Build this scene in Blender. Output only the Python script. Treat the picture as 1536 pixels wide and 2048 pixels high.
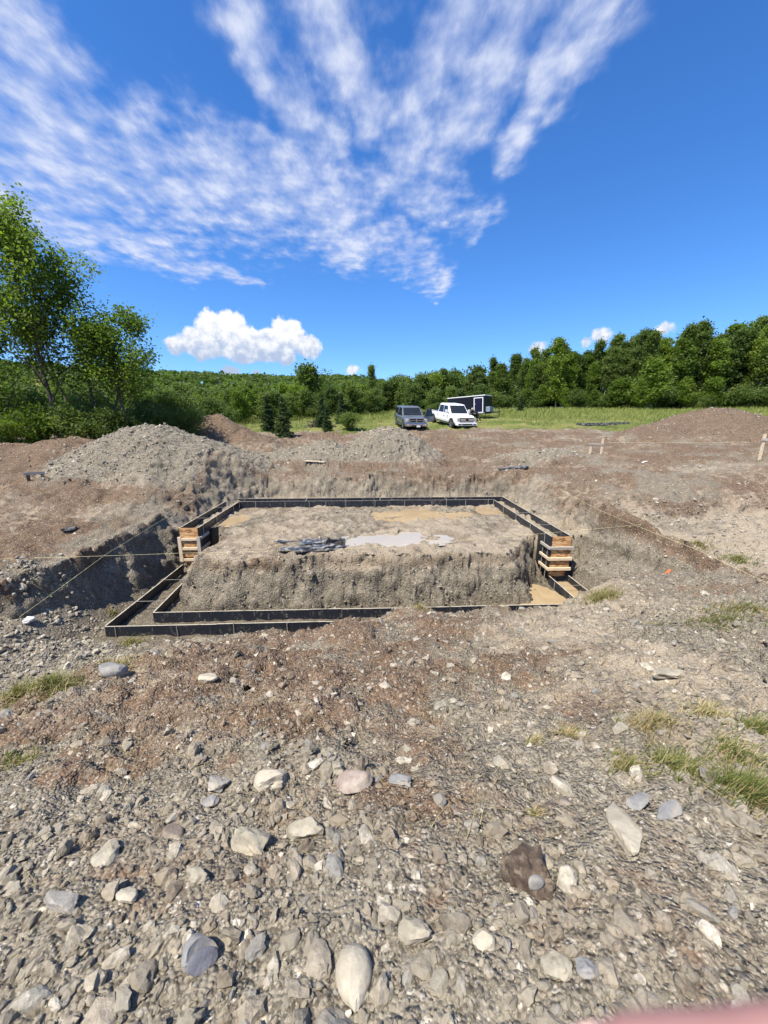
import bpy, bmesh, math, random
import numpy as np
from mathutils import Vector, Matrix, Euler

# ------------------------------------------------------------------ camera, sky, sun, exposure
R = math.radians
sc = bpy.context.scene
for o in list(bpy.data.objects):
    bpy.data.objects.remove(o)
C = sc.collection
cam_d = bpy.data.cameras.new('camera')
cam = bpy.data.objects.new('camera', cam_d)
C.objects.link(cam)
cam.location = (0, 0, 0)
cam.rotation_euler = (R(90 - 13.6), 0, R(-2.45))
cam_d.sensor_fit = 'HORIZONTAL'
cam_d.sensor_width = 36
cam_d.lens = 36 * 770 / 1536
cam_d.clip_start = 0.01
cam_d.clip_end = 6000
cam_d.dof.use_dof = True
cam_d.dof.focus_distance = 9
cam_d.dof.aperture_fstop = 8
sc.camera = cam

SUN_AZ, SUN_EL = -130.0, 59.0            # degrees, azimuth clockwise from +Y
sd = bpy.data.lights.new('sun', 'SUN')
sd.energy = 5.0
sd.angle = R(0.53)
sd.color = (1.0, 0.94, 0.83)
sun = bpy.data.objects.new('sun', sd)
C.objects.link(sun)
_v = Vector((math.sin(R(SUN_AZ)) * math.cos(R(SUN_EL)), math.cos(R(SUN_AZ)) * math.cos(R(SUN_EL)), math.sin(R(SUN_EL))))
sun.rotation_euler = _v.to_track_quat('Z', 'Y').to_euler()
sc.view_settings.view_transform = 'Standard'
sc.view_settings.look = 'None'
sc.view_settings.exposure = 0.75
sc.view_settings.gamma = 1.0
sc.cycles.max_bounces = 5
sc.cycles.diffuse_bounces = 2
sc.cycles.glossy_bounces = 2
sc.cycles.use_adaptive_sampling = True
sc.cycles.adaptive_threshold = 0.03
sc.cycles.transparent_max_bounces = 8
sc.cycles.caustics_reflective = False
sc.cycles.caustics_refractive = False


class NT:
    """small node-tree helper"""
    def __init__(s, tree):
        s.t = tree
        s.n = tree.nodes
        s.l = tree.links

    def new(s, typ, **kw):
        n = s.n.new(typ)
        for k, v in kw.items():
            setattr(n, k, v)
        return n

    def set(s, sock, v):
        if hasattr(v, 'is_output') or isinstance(v, bpy.types.NodeSocket):
            s.l.new(v, sock)
        elif v is not None:
            sock.default_value = v

    def math(s, op, a, b=None, c=None, clamp=False):
        n = s.new('ShaderNodeMath', operation=op, use_clamp=clamp)
        for i, v in enumerate((a, b, c)):
            s.set(n.inputs[i], v)
        return n.outputs[0]

    def vmath(s, op, a, b=None, scale=None, out=0):
        n = s.new('ShaderNodeVectorMath', operation=op)
        s.set(n.inputs[0], a)
        s.set(n.inputs[1], b)
        if scale is not None:
            s.set(n.inputs['Scale'], scale)
        return n.outputs[out]

    def mix(s, f, a, b, mode='MIX'):
        n = s.new('ShaderNodeMix', data_type='RGBA', blend_type=mode)
        s.set(n.inputs[0], f)
        for sock, v in ((n.inputs[6], a), (n.inputs[7], b)):
            if isinstance(v, (tuple, list)) and len(v) == 3:
                v = (*v, 1)
            s.set(sock, v)
        return n.outputs[2]

    def fmix(s, f, a, b):
        n = s.new('ShaderNodeMix', data_type='FLOAT')
        s.set(n.inputs[0], f); s.set(n.inputs[2], a); s.set(n.inputs[3], b)
        return n.outputs[0]

    def noise(s, vec, scale, detail=4, rough=0.55, dist=0.0, out=0, flat=False):
        n = s.new('ShaderNodeTexNoise', noise_dimensions='2D' if flat else '3D')
        s.set(n.inputs['Vector'], vec)
        n.inputs['Scale'].default_value = scale
        n.inputs['Detail'].default_value = detail
        n.inputs['Roughness'].default_value = rough
        n.inputs['Distortion'].default_value = dist
        return n.outputs[out]

    def voro(s, vec, scale, out=0, feature='F1', rnd=1.0):
        n = s.new('ShaderNodeTexVoronoi', feature=feature)
        s.set(n.inputs['Vector'], vec)
        n.inputs['Scale'].default_value = scale
        n.inputs['Randomness'].default_value = rnd
        return n.outputs[out]

    def step(s, v, a, b, lo=0.0, hi=1.0):
        n = s.new('ShaderNodeMapRange', interpolation_type='SMOOTHSTEP')
        s.set(n.inputs[0], v)
        n.inputs[1].default_value = a; n.inputs[2].default_value = b
        n.inputs[3].default_value = lo; n.inputs[4].default_value = hi
        return n.outputs[0]

    def ramp(s, v, stops):
        n = s.new('ShaderNodeValToRGB')
        s.set(n.inputs[0], v)
        e = n.color_ramp.elements
        while len(e) < len(stops):
            e.new(0.5)
        for el, (p, c) in zip(e, stops):
            el.position = p; el.color = (*c, 1) if len(c) == 3 else c
        return n.outputs[0]


def build_world():
    w = bpy.data.worlds.new('World')
    sc.world = w
    w.cycles.sampling_method = 'MANUAL'
    w.cycles.sample_map_resolution = 128
    w.use_nodes = True
    t = NT(w.node_tree)
    t.n.clear()
    sky = t.new('ShaderNodeTexSky', sky_type='NISHITA')
    sky.sun_disc = False
    sky.sun_elevation = R(SUN_EL)
    sky.sun_rotation = R(SUN_AZ)
    sky.altitude = 300
    sky.air_density = 1.0
    sky.dust_density = 0.1
    sky.ozone_density = 3.0
    hs = t.new('ShaderNodeHueSaturation')
    hs.inputs['Saturation'].default_value = 1.24
    hs.inputs['Hue'].default_value = 0.502
    hs.inputs['Value'].default_value = 1.0
    t.l.new(sky.outputs[0], hs.inputs['Color'])
    blue = t.mix(1.0, hs.outputs[0], (0.68, 0.82, 1.0), mode='MULTIPLY')
    gd = t.new('ShaderNodeTexCoord').outputs['Generated']
    lift = t.vmath('ADD', t.vmath('MULTIPLY', gd, (1, 1, 0.965)), (0, 0, 0.035))      # clear air: no yellow rim at the horizon
    t.l.new(lift, sky.inputs['Vector'])
    # direction -> azimuth / elevation in degrees, and a flat layer high overhead
    d = t.new('ShaderNodeTexCoord').outputs['Generated']
    sx = t.new('ShaderNodeSeparateXYZ'); t.l.new(d, sx.inputs[0])
    dx, dy, dz = sx.outputs
    az = t.math('MULTIPLY', t.math('ARCTAN2', dx, dy), 57.2958)
    el = t.math('MULTIPLY', t.math('ARCSINE', dz), 57.2958)
    cb = t.new('ShaderNodeCombineXYZ'); t.l.new(az, cb.inputs[0]); t.l.new(el, cb.inputs[1])
    ae = cb.outputs[0]
    dzc = t.math('MAXIMUM', dz, 0.03)
    cp = t.new('ShaderNodeCombineXYZ')
    t.l.new(t.math('DIVIDE', dx, dzc), cp.inputs[0]); t.l.new(t.math('DIVIDE', dy, dzc), cp.inputs[1])
    pl = cp.outputs[0]
    # ---- high layer: soft ragged bands of altocumulus
    wob = t.vmath('SCALE', t.vmath('SUBTRACT', t.noise(ae, 0.11, 2, out=1, flat=True), (0.5, 0.5, 0.5)), scale=7.0)
    aew = t.vmath('ADD', ae, wob)
    def capsule(a, b, r0, r1):
        ba = (b[0] - a[0], b[1] - a[1], 0)
        L2 = ba[0] ** 2 + ba[1] ** 2
        pa = t.vmath('SUBTRACT', aew, (a[0], a[1], 0))
        h = t.math('DIVIDE', t.vmath('DOT_PRODUCT', pa, ba, out=1), L2, clamp=True)
        n = t.new('ShaderNodeVectorMath', operation='SCALE'); n.inputs[0].default_value = ba; t.l.new(h, n.inputs['Scale'])
        dd = t.vmath('LENGTH', t.vmath('SUBTRACT', pa, n.outputs[0]), out=1)
        rr = t.math('ADD', t.math('MULTIPLY', h, r1 - r0), r0)
        return t.math('SUBTRACT', 1.0, t.math('DIVIDE', dd, rr))
    m = None
    for cc in CLOUD_BANDS:
        v = capsule(*cc)
        m = v if m is None else t.math('SMOOTH_MAX', m, v, 0.15)
    # beyond the view the same broken cover carries on
    gen = t.math('SUBTRACT', t.math('MULTIPLY', t.noise(ae, 0.022, 1, flat=True), 3.2), 1.45)
    away = t.math('MAXIMUM', t.step(t.math('ABSOLUTE', t.math('SUBTRACT', az, 2.0)), 48, 62), t.step(el, 40, 50))
    m = t.math('MAXIMUM', m, t.math('SUBTRACT', t.math('MULTIPLY', gen, away), t.math('MULTIPLY', t.math('SUBTRACT', 1.0, away), 2.0)))
    veil = t.math('MULTIPLY', t.step(t.vmath('LENGTH', t.vmath('MULTIPLY', t.vmath('SUBTRACT', aew, (1, 34, 0)), (1 / 17.0, 1 / 9.0, 0)), out=1), 1.15, 0.35), 0.50)
    mm = t.math('MAXIMUM', t.step(m, -0.65, 0.95), veil)
    n1 = t.noise(pl, 7.5, 2, 0.5, flat=True)
    mp = t.new('ShaderNodeMapping'); mp.inputs['Rotation'].default_value = (0, 0, R(38)); mp.inputs['Scale'].default_value = (1, 0.5, 1)
    t.l.new(pl, mp.inputs[0])
    n2 = t.noise(mp.outputs[0], 15.0, 5, 0.68, flat=True)
    n3 = t.noise(ae, 0.13, 3, 0.6, flat=True)
    nn = t.math('ADD', t.math('ADD', t.math('MULTIPLY', n1, 0.40), t.math('MULTIPLY', n2, 0.28)), t.math('MULTIPLY', n3, 0.32))
    vv = t.math('ADD', mm, t.math('MULTIPLY', t.math('SUBTRACT', nn, 0.5), 3.0))
    dens = t.math('MULTIPLY', t.step(vv, 0.18, 1.50), t.step(mm, 0.0, 0.6))
    a1 = t.math('MULTIPLY', dens, 0.88)
    hi = t.mix(t.step(nn, 0.45, 0.72), CL_HI_LO, CL_HI_TOP)
    col = t.mix(a1, blue, hi)
    # ---- low cumulus along the horizon
    wob2 = t.vmath('SCALE', t.vmath('SUBTRACT', t.noise(ae, 0.55, 4, 0.62, out=1, flat=True), (0.5, 0.5, 0.5)), scale=1.9)
    ae2 = t.vmath('ADD', ae, wob2)
    c2 = None
    for (x, y, r) in CUMULUS:
        dd = t.vmath('LENGTH', t.vmath('MULTIPLY', t.vmath('SUBTRACT', ae2, (x, y, 0)), (1, 1.15, 0)), out=1)
        v = t.math('MULTIPLY', t.math('SUBTRACT', 1.0, t.math('DIVIDE', dd, r)), r)
        c2 = v if c2 is None else t.math('SMOOTH_MAX', c2, v, 0.12)
    edge = t.step(c2, -0.08, 0.55)
    puff = t.noise(ae, 0.8, 3, 0.6, flat=True)
    lit = t.step(t.math('ADD', t.math('MULTIPLY', puff, 1.2), t.math('MULTIPLY', t.math('SUBTRACT', el, 9.6), t.math('MULTIPLY', t.step(az, -4, -7), 0.15))), 0.20, 0.92)
    cum = t.mix(lit, CU_LO, CU_HI)
    col = t.mix(edge, col, cum)
    bg = t.new('ShaderNodeBackground')
    t.l.new(col, bg.inputs[0])
    bg.inputs[1].default_value = 0.13
    out = t.new('ShaderNodeOutputWorld')
    t.l.new(bg.outputs[0], out.inputs[0])


# cloud layout: (azimuth, elevation) in degrees; bands are a -> b with a half width at each end
CLOUD_BANDS = [((-42, 31), (-31, 24), 8.5, 7.5), ((-42, 19.5), (-14, 17.3), 4.2, 1.0), ((-31, 25), (-2, 25), 6.5, 6.0), ((-8, 25), (11, 18), 5.5, 2.4), ((3, 28), (14.5, 22.5), 4.5, 2.0),
               ((27, 38.5), (17, 28), 4.0, 2.6), ((20, 40), (9, 29), 6.0, 4.2), ((12, 40), (4, 30), 4.4, 4.4), ((-6, 41), (0, 33), 4.6, 3.4), ((-15, 39), (-5, 30), 3.6, 4.0), ((-38, 37), (-34, 30), 4.0, 4.0), ((3, 15.8), (10, 15.6), 0.9, 0.7)]
CUMULUS = [(-24.2, 8.9, 1.6), (-21.4, 9.2, 2.5), (-19.9, 11.1, 2.2), (-17.6, 11.4, 2.4), (-15.6, 9.4, 2.6), (-12.6, 9.5, 2.7), (-10.7, 10.8, 2.5), (-8.0, 9.4, 2.0), (-21.0, 8.8, 1.9), (-16.6, 8.7, 2.0), (-11.4, 8.7, 2.0), (-18.8, 9.2, 2.1), (-14.0, 9.0, 2.0), (-18.3, 6.0, 1.2), (-14.8, 5.6, 0.8), (-8.0, 6.1, 1.1), (-1.9, 6.6, 1.2), (22.9, 8.9, 1.1), (30.0, 9.7, 1.2), (28.4, 9.1, .8), (36.3, 9.8, 1.1)]
CL_HI_LO, CL_HI_TOP = (2.7, 3.1, 4.3), (3.9, 4.1, 4.7)
CU_LO, CU_HI = (2.2, 2.7, 3.7), (4.7, 4.75, 4.9)
build_world()

# ------------------------------------------------------------------ terrain heights (numpy); eye level is z = 0
def _hash(ix, iy, seed):
    h = (ix.astype(np.int64) * 374761393 + iy.astype(np.int64) * 668265263 + seed * 974711) & 0x7fffffff
    h = (h ^ (h >> 13)) * 1274126177 & 0x7fffffff
    h = (h ^ (h >> 16)) & 0x7fffffff
    return h / float(0x7fffffff)


def vnoise(x, y, seed=0):
    x = np.asarray(x, float); y = np.asarray(y, float)
    ix = np.floor(x); iy = np.floor(y)
    fx = x - ix; fy = y - iy
    fx = fx * fx * fx * (fx * (fx * 6 - 15) + 10); fy = fy * fy * fy * (fy * (fy * 6 - 15) + 10)
    a = _hash(ix, iy, seed); b = _hash(ix + 1, iy, seed); c = _hash(ix, iy + 1, seed); d = _hash(ix + 1, iy + 1, seed)
    return (a + (b - a) * fx) * (1 - fy) + (c + (d - c) * fx) * fy - 0.5


def fbm(x, y, scale, octs=4, seed=0, gain=0.5):
    s = 0; a = 1.0
    c, sn = math.cos(0.6), math.sin(0.6)
    x, y = (np.asarray(x, float) * 0.819 - np.asarray(y, float) * 0.574) * scale + 11.3, (np.asarray(x, float) * 0.574 + np.asarray(y, float) * 0.819) * scale + 5.9
    for i in range(octs):
        s = s + a * vnoise(x, y, seed + i * 17)
        x, y = (x * c - y * sn) * 2.03 + 3.1, (x * sn + y * c) * 2.03 + 1.7
        a *= gain
    return s


def ss(a, b, x):
    t = np.clip((x - a) / (b - a), 0, 1)
    return t * t * (3 - 2 * t)


class TPS:
    """thin-plate spline through (x, y, z) control points"""
    def __init__(s, pts):
        p = np.array(pts, float); s.p = p[:, :2]; n = len(p)
        K = s.k(np.linalg.norm(s.p[:, None] - s.p[None], axis=2)) + np.eye(n) * 0.02
        P = np.c_[np.ones(n), s.p]
        A = np.block([[K, P], [P.T, np.zeros((3, 3))]])
        s.w = np.linalg.solve(A, np.r_[p[:, 2], 0, 0, 0])

    @staticmethod
    def k(r):
        return np.where(r > 1e-9, r * r * np.log(np.maximum(r, 1e-9)), 0)

    def __call__(s, x, y):
        shp = np.shape(x); x = np.ravel(x); y = np.ravel(y)
        z = s.w[-3] + s.w[-2] * x + s.w[-1] * y
        for (px_, py_), w in zip(s.p, s.w):
            z = z + w * s.k(np.hypot(x - px_, y - py_))
        return z.reshape(shp)


GRADE = TPS([(-7.4, 7.6, -3.15), (-6.4, 9, -3.08), (-6.3, 11.4, -3.12), (-7, 14, -2.65), (-12, 9, -2.85), (-12, 12, -2.6), (-13, 16, -2.2), (-20, 12, -2.4), (-6, 17, -2.45),
             (0, 17, -2.4), (6.5, 17, -2.35), (7.5, 13, -2.4), (7.6, 9.5, -2.6), (7.6, 7.2, -2.85), (12, 12, -2.2), (11, 7, -2.5), (17, 16, -1.65), (13, 20, -1.9), (13, 23, -1.75), (20, 10, -1.9),
             (0, 22, -2.1), (4, 35, -0.85), (8, 35, -0.82), (12, 42, 0.0), (9, 46, 0.0), (-7, 22, -2.15), (-14, 21, -1.75), (-17, 26, -1.3), (-9, 32, -1.15), (-24, 22, -1.6), (20, 30, -1.0), (30, 40, -0.1),
             (30, 25, -0.9), (62, 72, 1.9), (40, 80, 2.0), (20, 90, 2.0), (0, 80, 0.8), (-30, 60, -0.6), (-50, 40, -1.4), (0, 58, 0.6), (-20, 45, -0.9), (60, 40, 0.4), (60, 10, -1.0), (-60, 5, -2.4), (-60, 90, -0.6), (90, 90, 2.6), (0, 115, 1.5), (80, 60, 1.8), (0, -30, -2.0), (50, -30, -1.8), (-50, -30, -2.4)])
BERM = TPS([(0, -4, -1.5), (6, -4, -1.4), (-6, -4, -1.9), (0, 0.7, -1.66), (1.2, 0.7, -1.62), (-1.2, 0.7, -1.74), (0, 2, -2.06), (2.2, 1.8, -1.92), (-2.2, 2, -2.15), (4, 2, -2.05), (-4, 2, -2.35), (0, 4, -2.72), (3, 4, -2.55),
            (-2.6, 3.4, -2.50), (-3.4, 3.5, -2.72), (-3.2, 4.7, -3.3), (-5, 3.6, -3.15), (-5, 5.2, -3.75), (-6, 6.2, -4.05), (-4.5, 6.6, -4.22), (-2.4, 4.6, -3.02), (-2, 6.2, -3.75), (0, 5.6, -3.3), (0.9, 6.6, -3.66), (2.3, 6.6, -3.64), (4, 6.2, -3.34), (3, 5.4, -3.04), (5.2, 6.6, -3.22), (5.6, 5, -2.68), (7.5, 6.2, -2.88), (7.5, 3, -2.25), (12, 4, -2.4), (-9, 2, -2.7), (-9, 6, -3.6),
            (4.6, 7.3, -3.72), (1, 7.25, -4.02), (-1.0, 7.2, -4.25), (-3, 7.2, -4.42), (6, 7.5, -3.4), (3, 7.3, -4.12), (-5.5, 7.2, -4.45)])
# heaps: (x, y, radius x, radius y, height, sharpness)
HEAPS = [(-9.1, 17.7, 4.2, 3.1, 2.02, 'gravel'), (-10.7, 16.9, 2.6, 2.5, 1.1, 'gravel'), (1.2, 21.2, 2.9, 2.3, 1.6, 'gravel'), (-2.4, 20.9, 3.6, 2.0, 0.95, 'gravel'), (-6.4, 20.3, 2.4, 1.9, 0.55, 'gravel'),
         (-10.4, 28.0, 2.9, 2.2, 1.7, 'soil'), (-8.2, 27.0, 2.6, 2.0, 0.8, 'soil'), (-14.0, 19.3, 3.0, 2.6, 1.05, 'soil'), (-18.0, 18.6, 4.0, 2.4, 0.75, 'soil'),
         (23.8, 26.0, 5.2, 4.2, 1.75, 'soil'), (20.3, 25.6, 4.2, 3.0, 0.95, 'soil'), (27.5, 25.5, 4.0, 3.4, 1.0, 'soil'), (9.0, 20.5, 2.5, 1.7, 0.5, 'gravel'), (-7.4, 13.4, 0.9, 0.5, 0.26, 'soil')]
PUDDLES = [(1.75, 13.7, 1.6, 0.75), (0.8, 10.75, 1.35, 0.6), (-4.7, 13.2, 0.42, 0.6), (4.75, 9.0, 0.62, 0.9), (4.5, 14.2, 0.45, 0.7)]   # x, y, half length, half width
WATER_U, WATER_L = -3.455, -4.555


def lerp_pts(v, pts):
    a = np.array(pts, float)
    return np.interp(v, a[:, 0], a[:, 1])


def heap_h(x, y):
    """heights of the gravel heaps and of the soil heaps"""
    wx = x + 0.45 * fbm(x, y, 0.5, 3, 5); wy = y + 0.45 * fbm(x, y, 0.5, 3, 6)
    g = np.zeros_like(x); s_ = np.zeros_like(x)
    for (hx, hy, rx, ry, h, k) in HEAPS:
        r = np.sqrt(((wx - hx) / rx) ** 2 + ((wy - hy) / ry) ** 2)
        v = h * (1 - np.sqrt(r * r + 0.05) + np.sqrt(0.05))
        v = np.clip(v, 0, None)
        if k == 'gravel':
            g = np.maximum(g, v)
        else:
            s_ = np.maximum(s_, v)
    return g, s_


def terrain(x, y):
    """returns z and the soil masks (brown topsoil, pale dry soil, gravel, grass, wet)"""
    x = np.asarray(x, float); y = np.asarray(y, float)
    r = np.hypot(x, y)
    xc = np.clip(x, -75, 95); yc = np.clip(y, -30, 115)
    g0 = GRADE(xc, yc)
    hillz = 27 * ss(150, 420, r) * ss(20, -60, x * 0.9 - y * 0.12) + 6 * ss(150, 500, r)
    z = g0 + hillz
    near = ss(60, 34, r)
    gh, sh = heap_h(x, y)
    z = z + np.maximum(gh, sh)
    # lower rubble terrace to the right of the pit
    ter = ss(7.2, 8.0, x) * ss(11.5 + 0.25 * fbm(x, y, 0.7, 2, 61), 11.0 + 0.25 * fbm(x, y, 0.7, 2, 61) - 0.12, y) * ss(17, 13.2, x) * ss(6.0, 7.2, y)
    z = z - 0.55 * ter * ss(4, 9, y)
    # ruts left by machines
    rut = fbm(x * 0.25, y * 1.4, 1.3, 3, 91)
    z = z + near * (rut * 0.16 * ss(8, 14, r) + fbm(x, y, 0.9, 4, 11) * 0.16 + fbm(x, y, 4.5, 3, 12) * 0.12 + np.abs(fbm(x, y, 9, 2, 13)) * 0.06 * ss(24, 14, r))
    # ditch behind the pit, on the right
    z = z - 0.45 * np.exp(-((y - 18.9 + 0.12 * (x - 8)) / 0.55) ** 2) * ss(3.6, 4.6, x) * ss(11.5, 9.0, x)
    z = z - 0.35 * np.exp(-(((y - 11.9) / 0.35) ** 2)) * ss(-12.2, -11, x) * ss(-7.6, -9.4, x) * 0.6
    top = z
    # --- the pit
    e1 = 0.40 * fbm(x, y, 0.8, 2, 21); e2 = 0.40 * fbm(x, y, 0.8, 2, 22)
    xl = lerp_pts(y, [(4, -10), (6.6, -8.6), (7.3, -7.5), (8.7, -6.75), (11.2, -6.6), (12.2, -6.6), (14, -6.6), (16, -6.5), (18, -6.4)]) + e1
    xr = lerp_pts(y, [(4, 7.3), (7.5, 7.5), (9.5, 7.45), (11, 7.05), (13, 6.85), (15, 7.0), (17, 7.3)]) + e2 * 0.8
    yb = 16.85 + e2
    kl = lerp_pts(y, [(7, 2.4), (8.5, 3.4), (10.8, 3.4), (12.2, 1.0), (16, 0.95)]); kr = lerp_pts(y, [(7, 1.45), (10, 1.5), (12, 0.9), (16, 0.8)]); kb = 2.0
    rgl = 0.35 * fbm(x + z, y, 2.2, 3, 31)
    cut = np.maximum.reduce([top - kl * (x - xl) + rgl * 0.6 * ss(0, .3, x - xl), top - np.where(y < 12, np.minimum(4.0 * (xr - x), 0.42 + 1.12 * (xr - x - 0.105)), kr * (xr - x)) + rgl * 0.5 * ss(0, .3, xr - x), top - kb * (yb - y) + rgl * 0.35 * ss(0, .3, yb - y)])
    fl_noise = fbm(x, y, 1.6, 4, 41) * 0.10 + fbm(x, y, 6, 3, 42) * 0.085
    up = -3.43 + fl_noise * 0.9
    lo = -4.60 + fl_noise * 0.5 + 0.70 * ss(-5.95, -7.2, x) * ss(12, 10.5, y)      # loose stones banked against the left wall
    # plateau of undug till inside the footing
    pl_l = -4.32 + 0.30 * fbm(x, y, 1.3, 4, 51); pl_r = lerp_pts(y, [(8, 3.6), (9.2, 3.7), (10.05, 4.25), (10.9, 4.65), (11.0, 5.0)]) + 0.32 * fbm(x, y, 1.3, 4, 52)
    pl_f = 9.12 + 0.34 * fbm(x, y, 0.9, 2, 53) + 0.05 * fbm(x, y, 5, 2, 54)
    out = np.sqrt(np.clip(pl_l - x, 0, None) ** 2 + np.clip(x - pl_r, 0, None) ** 2 + np.clip(pl_f - y, 0, None) ** 2)
    stepped = (y > np.where(x < 0, 12.2, 10.9)) | ((x > -4.6) & (x < 4.5) & (y > 11.5))
    out = np.where(stepped, 0, out)
    scl = fbm(x, y, 2.6, 4, 55) * 0.55
    plat = up + 0.10 * ss(10.6, 9.4, y) * (out <= 0) - (2.2 * out + 0.45 * scl * ss(0.05, 0.35, out))
    floor = np.maximum(lo, plat)
    for i, (px_, py_, a, b) in enumerate(PUDDLES):
        rr = ((x - px_) / a) ** 2 + ((y - py_) / b) ** 2 + 2.2 * fbm(x, y, 1.5, 4, 71 + i, 0.6)
        lvl = WATER_L if i == 3 else WATER_U
        dep = ss(1.25, 0.75, rr)
        floor = np.where(dep > 0, floor * (1 - dep) + np.minimum(floor, lvl - 0.035 + 0.05 * fbm(x, y, 4, 3, 88)) * dep, floor)
    inpit = (x > xl) & (x < xr) & (y < yb) & (y > 4)
    pit = np.where(inpit, np.minimum(top, np.maximum(floor, cut)), top)
    # --- spoil bank in the foreground
    b = BERM(np.clip(x, -14, 14), np.clip(y, -6, 9))
    lump = fbm(x, y, 1.0, 4, 101) * 0.20 + fbm(x, y, 3.6, 3, 102) * 0.085 + np.abs(fbm(x, y, 7.5, 3, 103)) * 0.11 + np.abs(fbm(x, y, 15, 2, 105)) * 0.035
    sm = ss(7.55, 7.2, y)
    b = b + lump * (0.35 + 0.65 * ss(0.5, 3, y)) * sm - 4.5 * np.clip(y - 7.42 - 1.5 * ss(4.7, 6.3, x) + 0.15 * fbm(x, y, 1.5, 3, 104), 0, None)
    for (cx, cy, s_, h) in [(0.75, 6.75, 0.55, 0.12), (2.55, 7.1, 0.35, 0.16), (4.75, 6.95, 0.55, 0.30), (-2.5, 4.35, .35, 0.14), (-2.9, 3.25, 0.45, 0.10), (1.75, 1.9, 0.3, 0.05), (-0.3, 5.2, 0.4, 0.12), (0.9, 4.2, 0.5, 0.08), (5.9, 6.7, .5, .18)]:
        b = b + h * np.exp(-((x - cx) ** 2 + (y - cy) ** 2) / s_ ** 2)
    b = np.where(y > 9.2, -50, b)
    b = np.where((y > 7.0) & (x > 8.5), b - 3 * (y - 7.0), b)
    zz = np.maximum(pit, b)
    onb = b >= pit
    # --- masks
    nz = fbm(x, y, 0.8, 5, 111); nz2 = fbm(x, y, 2.4, 4, 112)
    dig = inpit & ~onb
    depth = np.clip(top - zz, 0, None)
    brown = np.clip(0.5 + 1.5 * nz, 0, 1) * 0.5 + 0.32
    brown = np.where(r > 22, np.clip(0.78 + nz, 0, 1), brown)
    brown = np.maximum(brown, ss(0.15, 0.5, sh) * ss(0.1, -0.2, gh - sh))
    brown = brown * (1 - ss(0.1, 0.4, gh - sh))
    brown = np.where(x < -6.5, np.clip(brown + 0.22 * ss(-7, -9, x), 0, 1), brown)
    brown = np.maximum(brown * (1 - ter * 0.85), 4 * ter * (1 - ter))
    brown = np.where(dig, np.clip(0.85 + nz - 1.5 * depth, 0.05, 1) * ss(1.6, 0.3, depth) + 0.22 * (out > 0.02), brown)
    # on the bank: brown topsoil band in the middle, grey till towards the camera
    bb = ss(1.55, 2.3, y + 1.1 * nz - 0.10 * x) * (0.72 + 0.28 * ss(1.5, -1, x + nz)) * ss(2.9, 1.6, x + 1.2 * nz + 0.2 * (y - 3) * 0)
    bb = np.maximum(bb, 0.55 * ss(5.2, 6.3, y + nz)) * (0.75 + 0.8 * nz2) * (1 - 0.8 * ss(-2.6, -4.2, x - 0.6 * (y - 5)))
    bb = np.maximum(bb, np.clip(2.4 * fbm(x, y, 1.9, 3, 131) - 0.45, 0, 0.40))
    brown = np.where(onb, np.clip(bb, 0, 1), brown)
    pale = np.clip(0.45 + 2.2 * fbm(x, y, 0.6, 4, 121), 0, 1)
    pale = pale * np.where(onb, 0.34 + 0.28 * ss(1.0, 2.6, x) + 0.2 * ss(1.8, 3.0, y), np.where(dig, 1.5 * (1 - ss(0.1, 0.7, out)) * (zz > -3.7) * (zz < -3.22) + 0.22, 0.55))
    pale = np.where(dig & (zz > -3.7) & (out <= 0), np.maximum(pale, 0.55), pale)
    pale = np.clip(pale + 0.5 * ter, 0, 1) * (1 - 0.6 * ss(0.2, 0.5, sh))
    grass = ss(0, 1.2, (y - lerp_pts(x, [(-30, 27), (-13, 30.5), (-6, 32.5), (0, 33), (4, 34.0), (9, 33.8), (12, 33), (18, 31.5), (22, 28.5), (30, 27), (45, 22)])) + 2.0 * nz)
    grass = grass * (1 - ss(0.1, 0.35, sh))
    wet = np.where(dig, ss(-4.2, -4.5, zz), 0) + np.where(dig, ss(WATER_U + 0.03, WATER_U, zz) * (zz > -3.6), 0)
    return zz, np.clip(brown, 0, 1), pale, np.where(onb, 0.8, np.clip(ss(0.05, 0.3, gh - sh) + ter, 0, 1)), np.clip(grass, 0, 1), np.clip(wet, 0, 1)


def gz(x, y):
    return float(terrain(np.array([x]), np.array([y]))[0][0])


def gza(x, y):
    return terrain(np.asarray(x), np.asarray(y))[0]


def roughen(x, y, z):
    """push steep faces in and out along their normal so dug walls are crumbly, not draped"""
    zx = np.gradient(z, axis=1) / np.gradient(x, axis=1); zy = np.gradient(z, axis=0) / np.gradient(y, axis=0)
    ln = np.sqrt(1 + zx * zx + zy * zy)
    steep = ss(0.8, 1.5, np.hypot(zx, zy)) * ss(26, 20, y)
    n3 = lambda s_, sd: fbm(x + 0.7 * y, z * 1.25 + 0.3 * y, s_, 3, sd) + 0.6 * fbm(y - 0.5 * x, z * 1.4, s_ * 1.3, 2, sd + 5)
    a = steep * (0.14 * n3(2.6, 401) + 0.075 * n3(7.0, 411) - 0.05 * np.abs(n3(4.5, 421)))
    return x - a * zx / ln, y - a * zy / ln, z + a / ln

# ------------------------------------------------------------------ helpers and materials
rng = np.random.default_rng(7)
random.seed(7)


def tag(o, label=None, cat=None, group=None, kind=None):
    if label: o['label'] = label
    if cat: o['category'] = cat
    if group: o['group'] = group
    if kind: o['kind'] = kind
    return o


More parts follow.
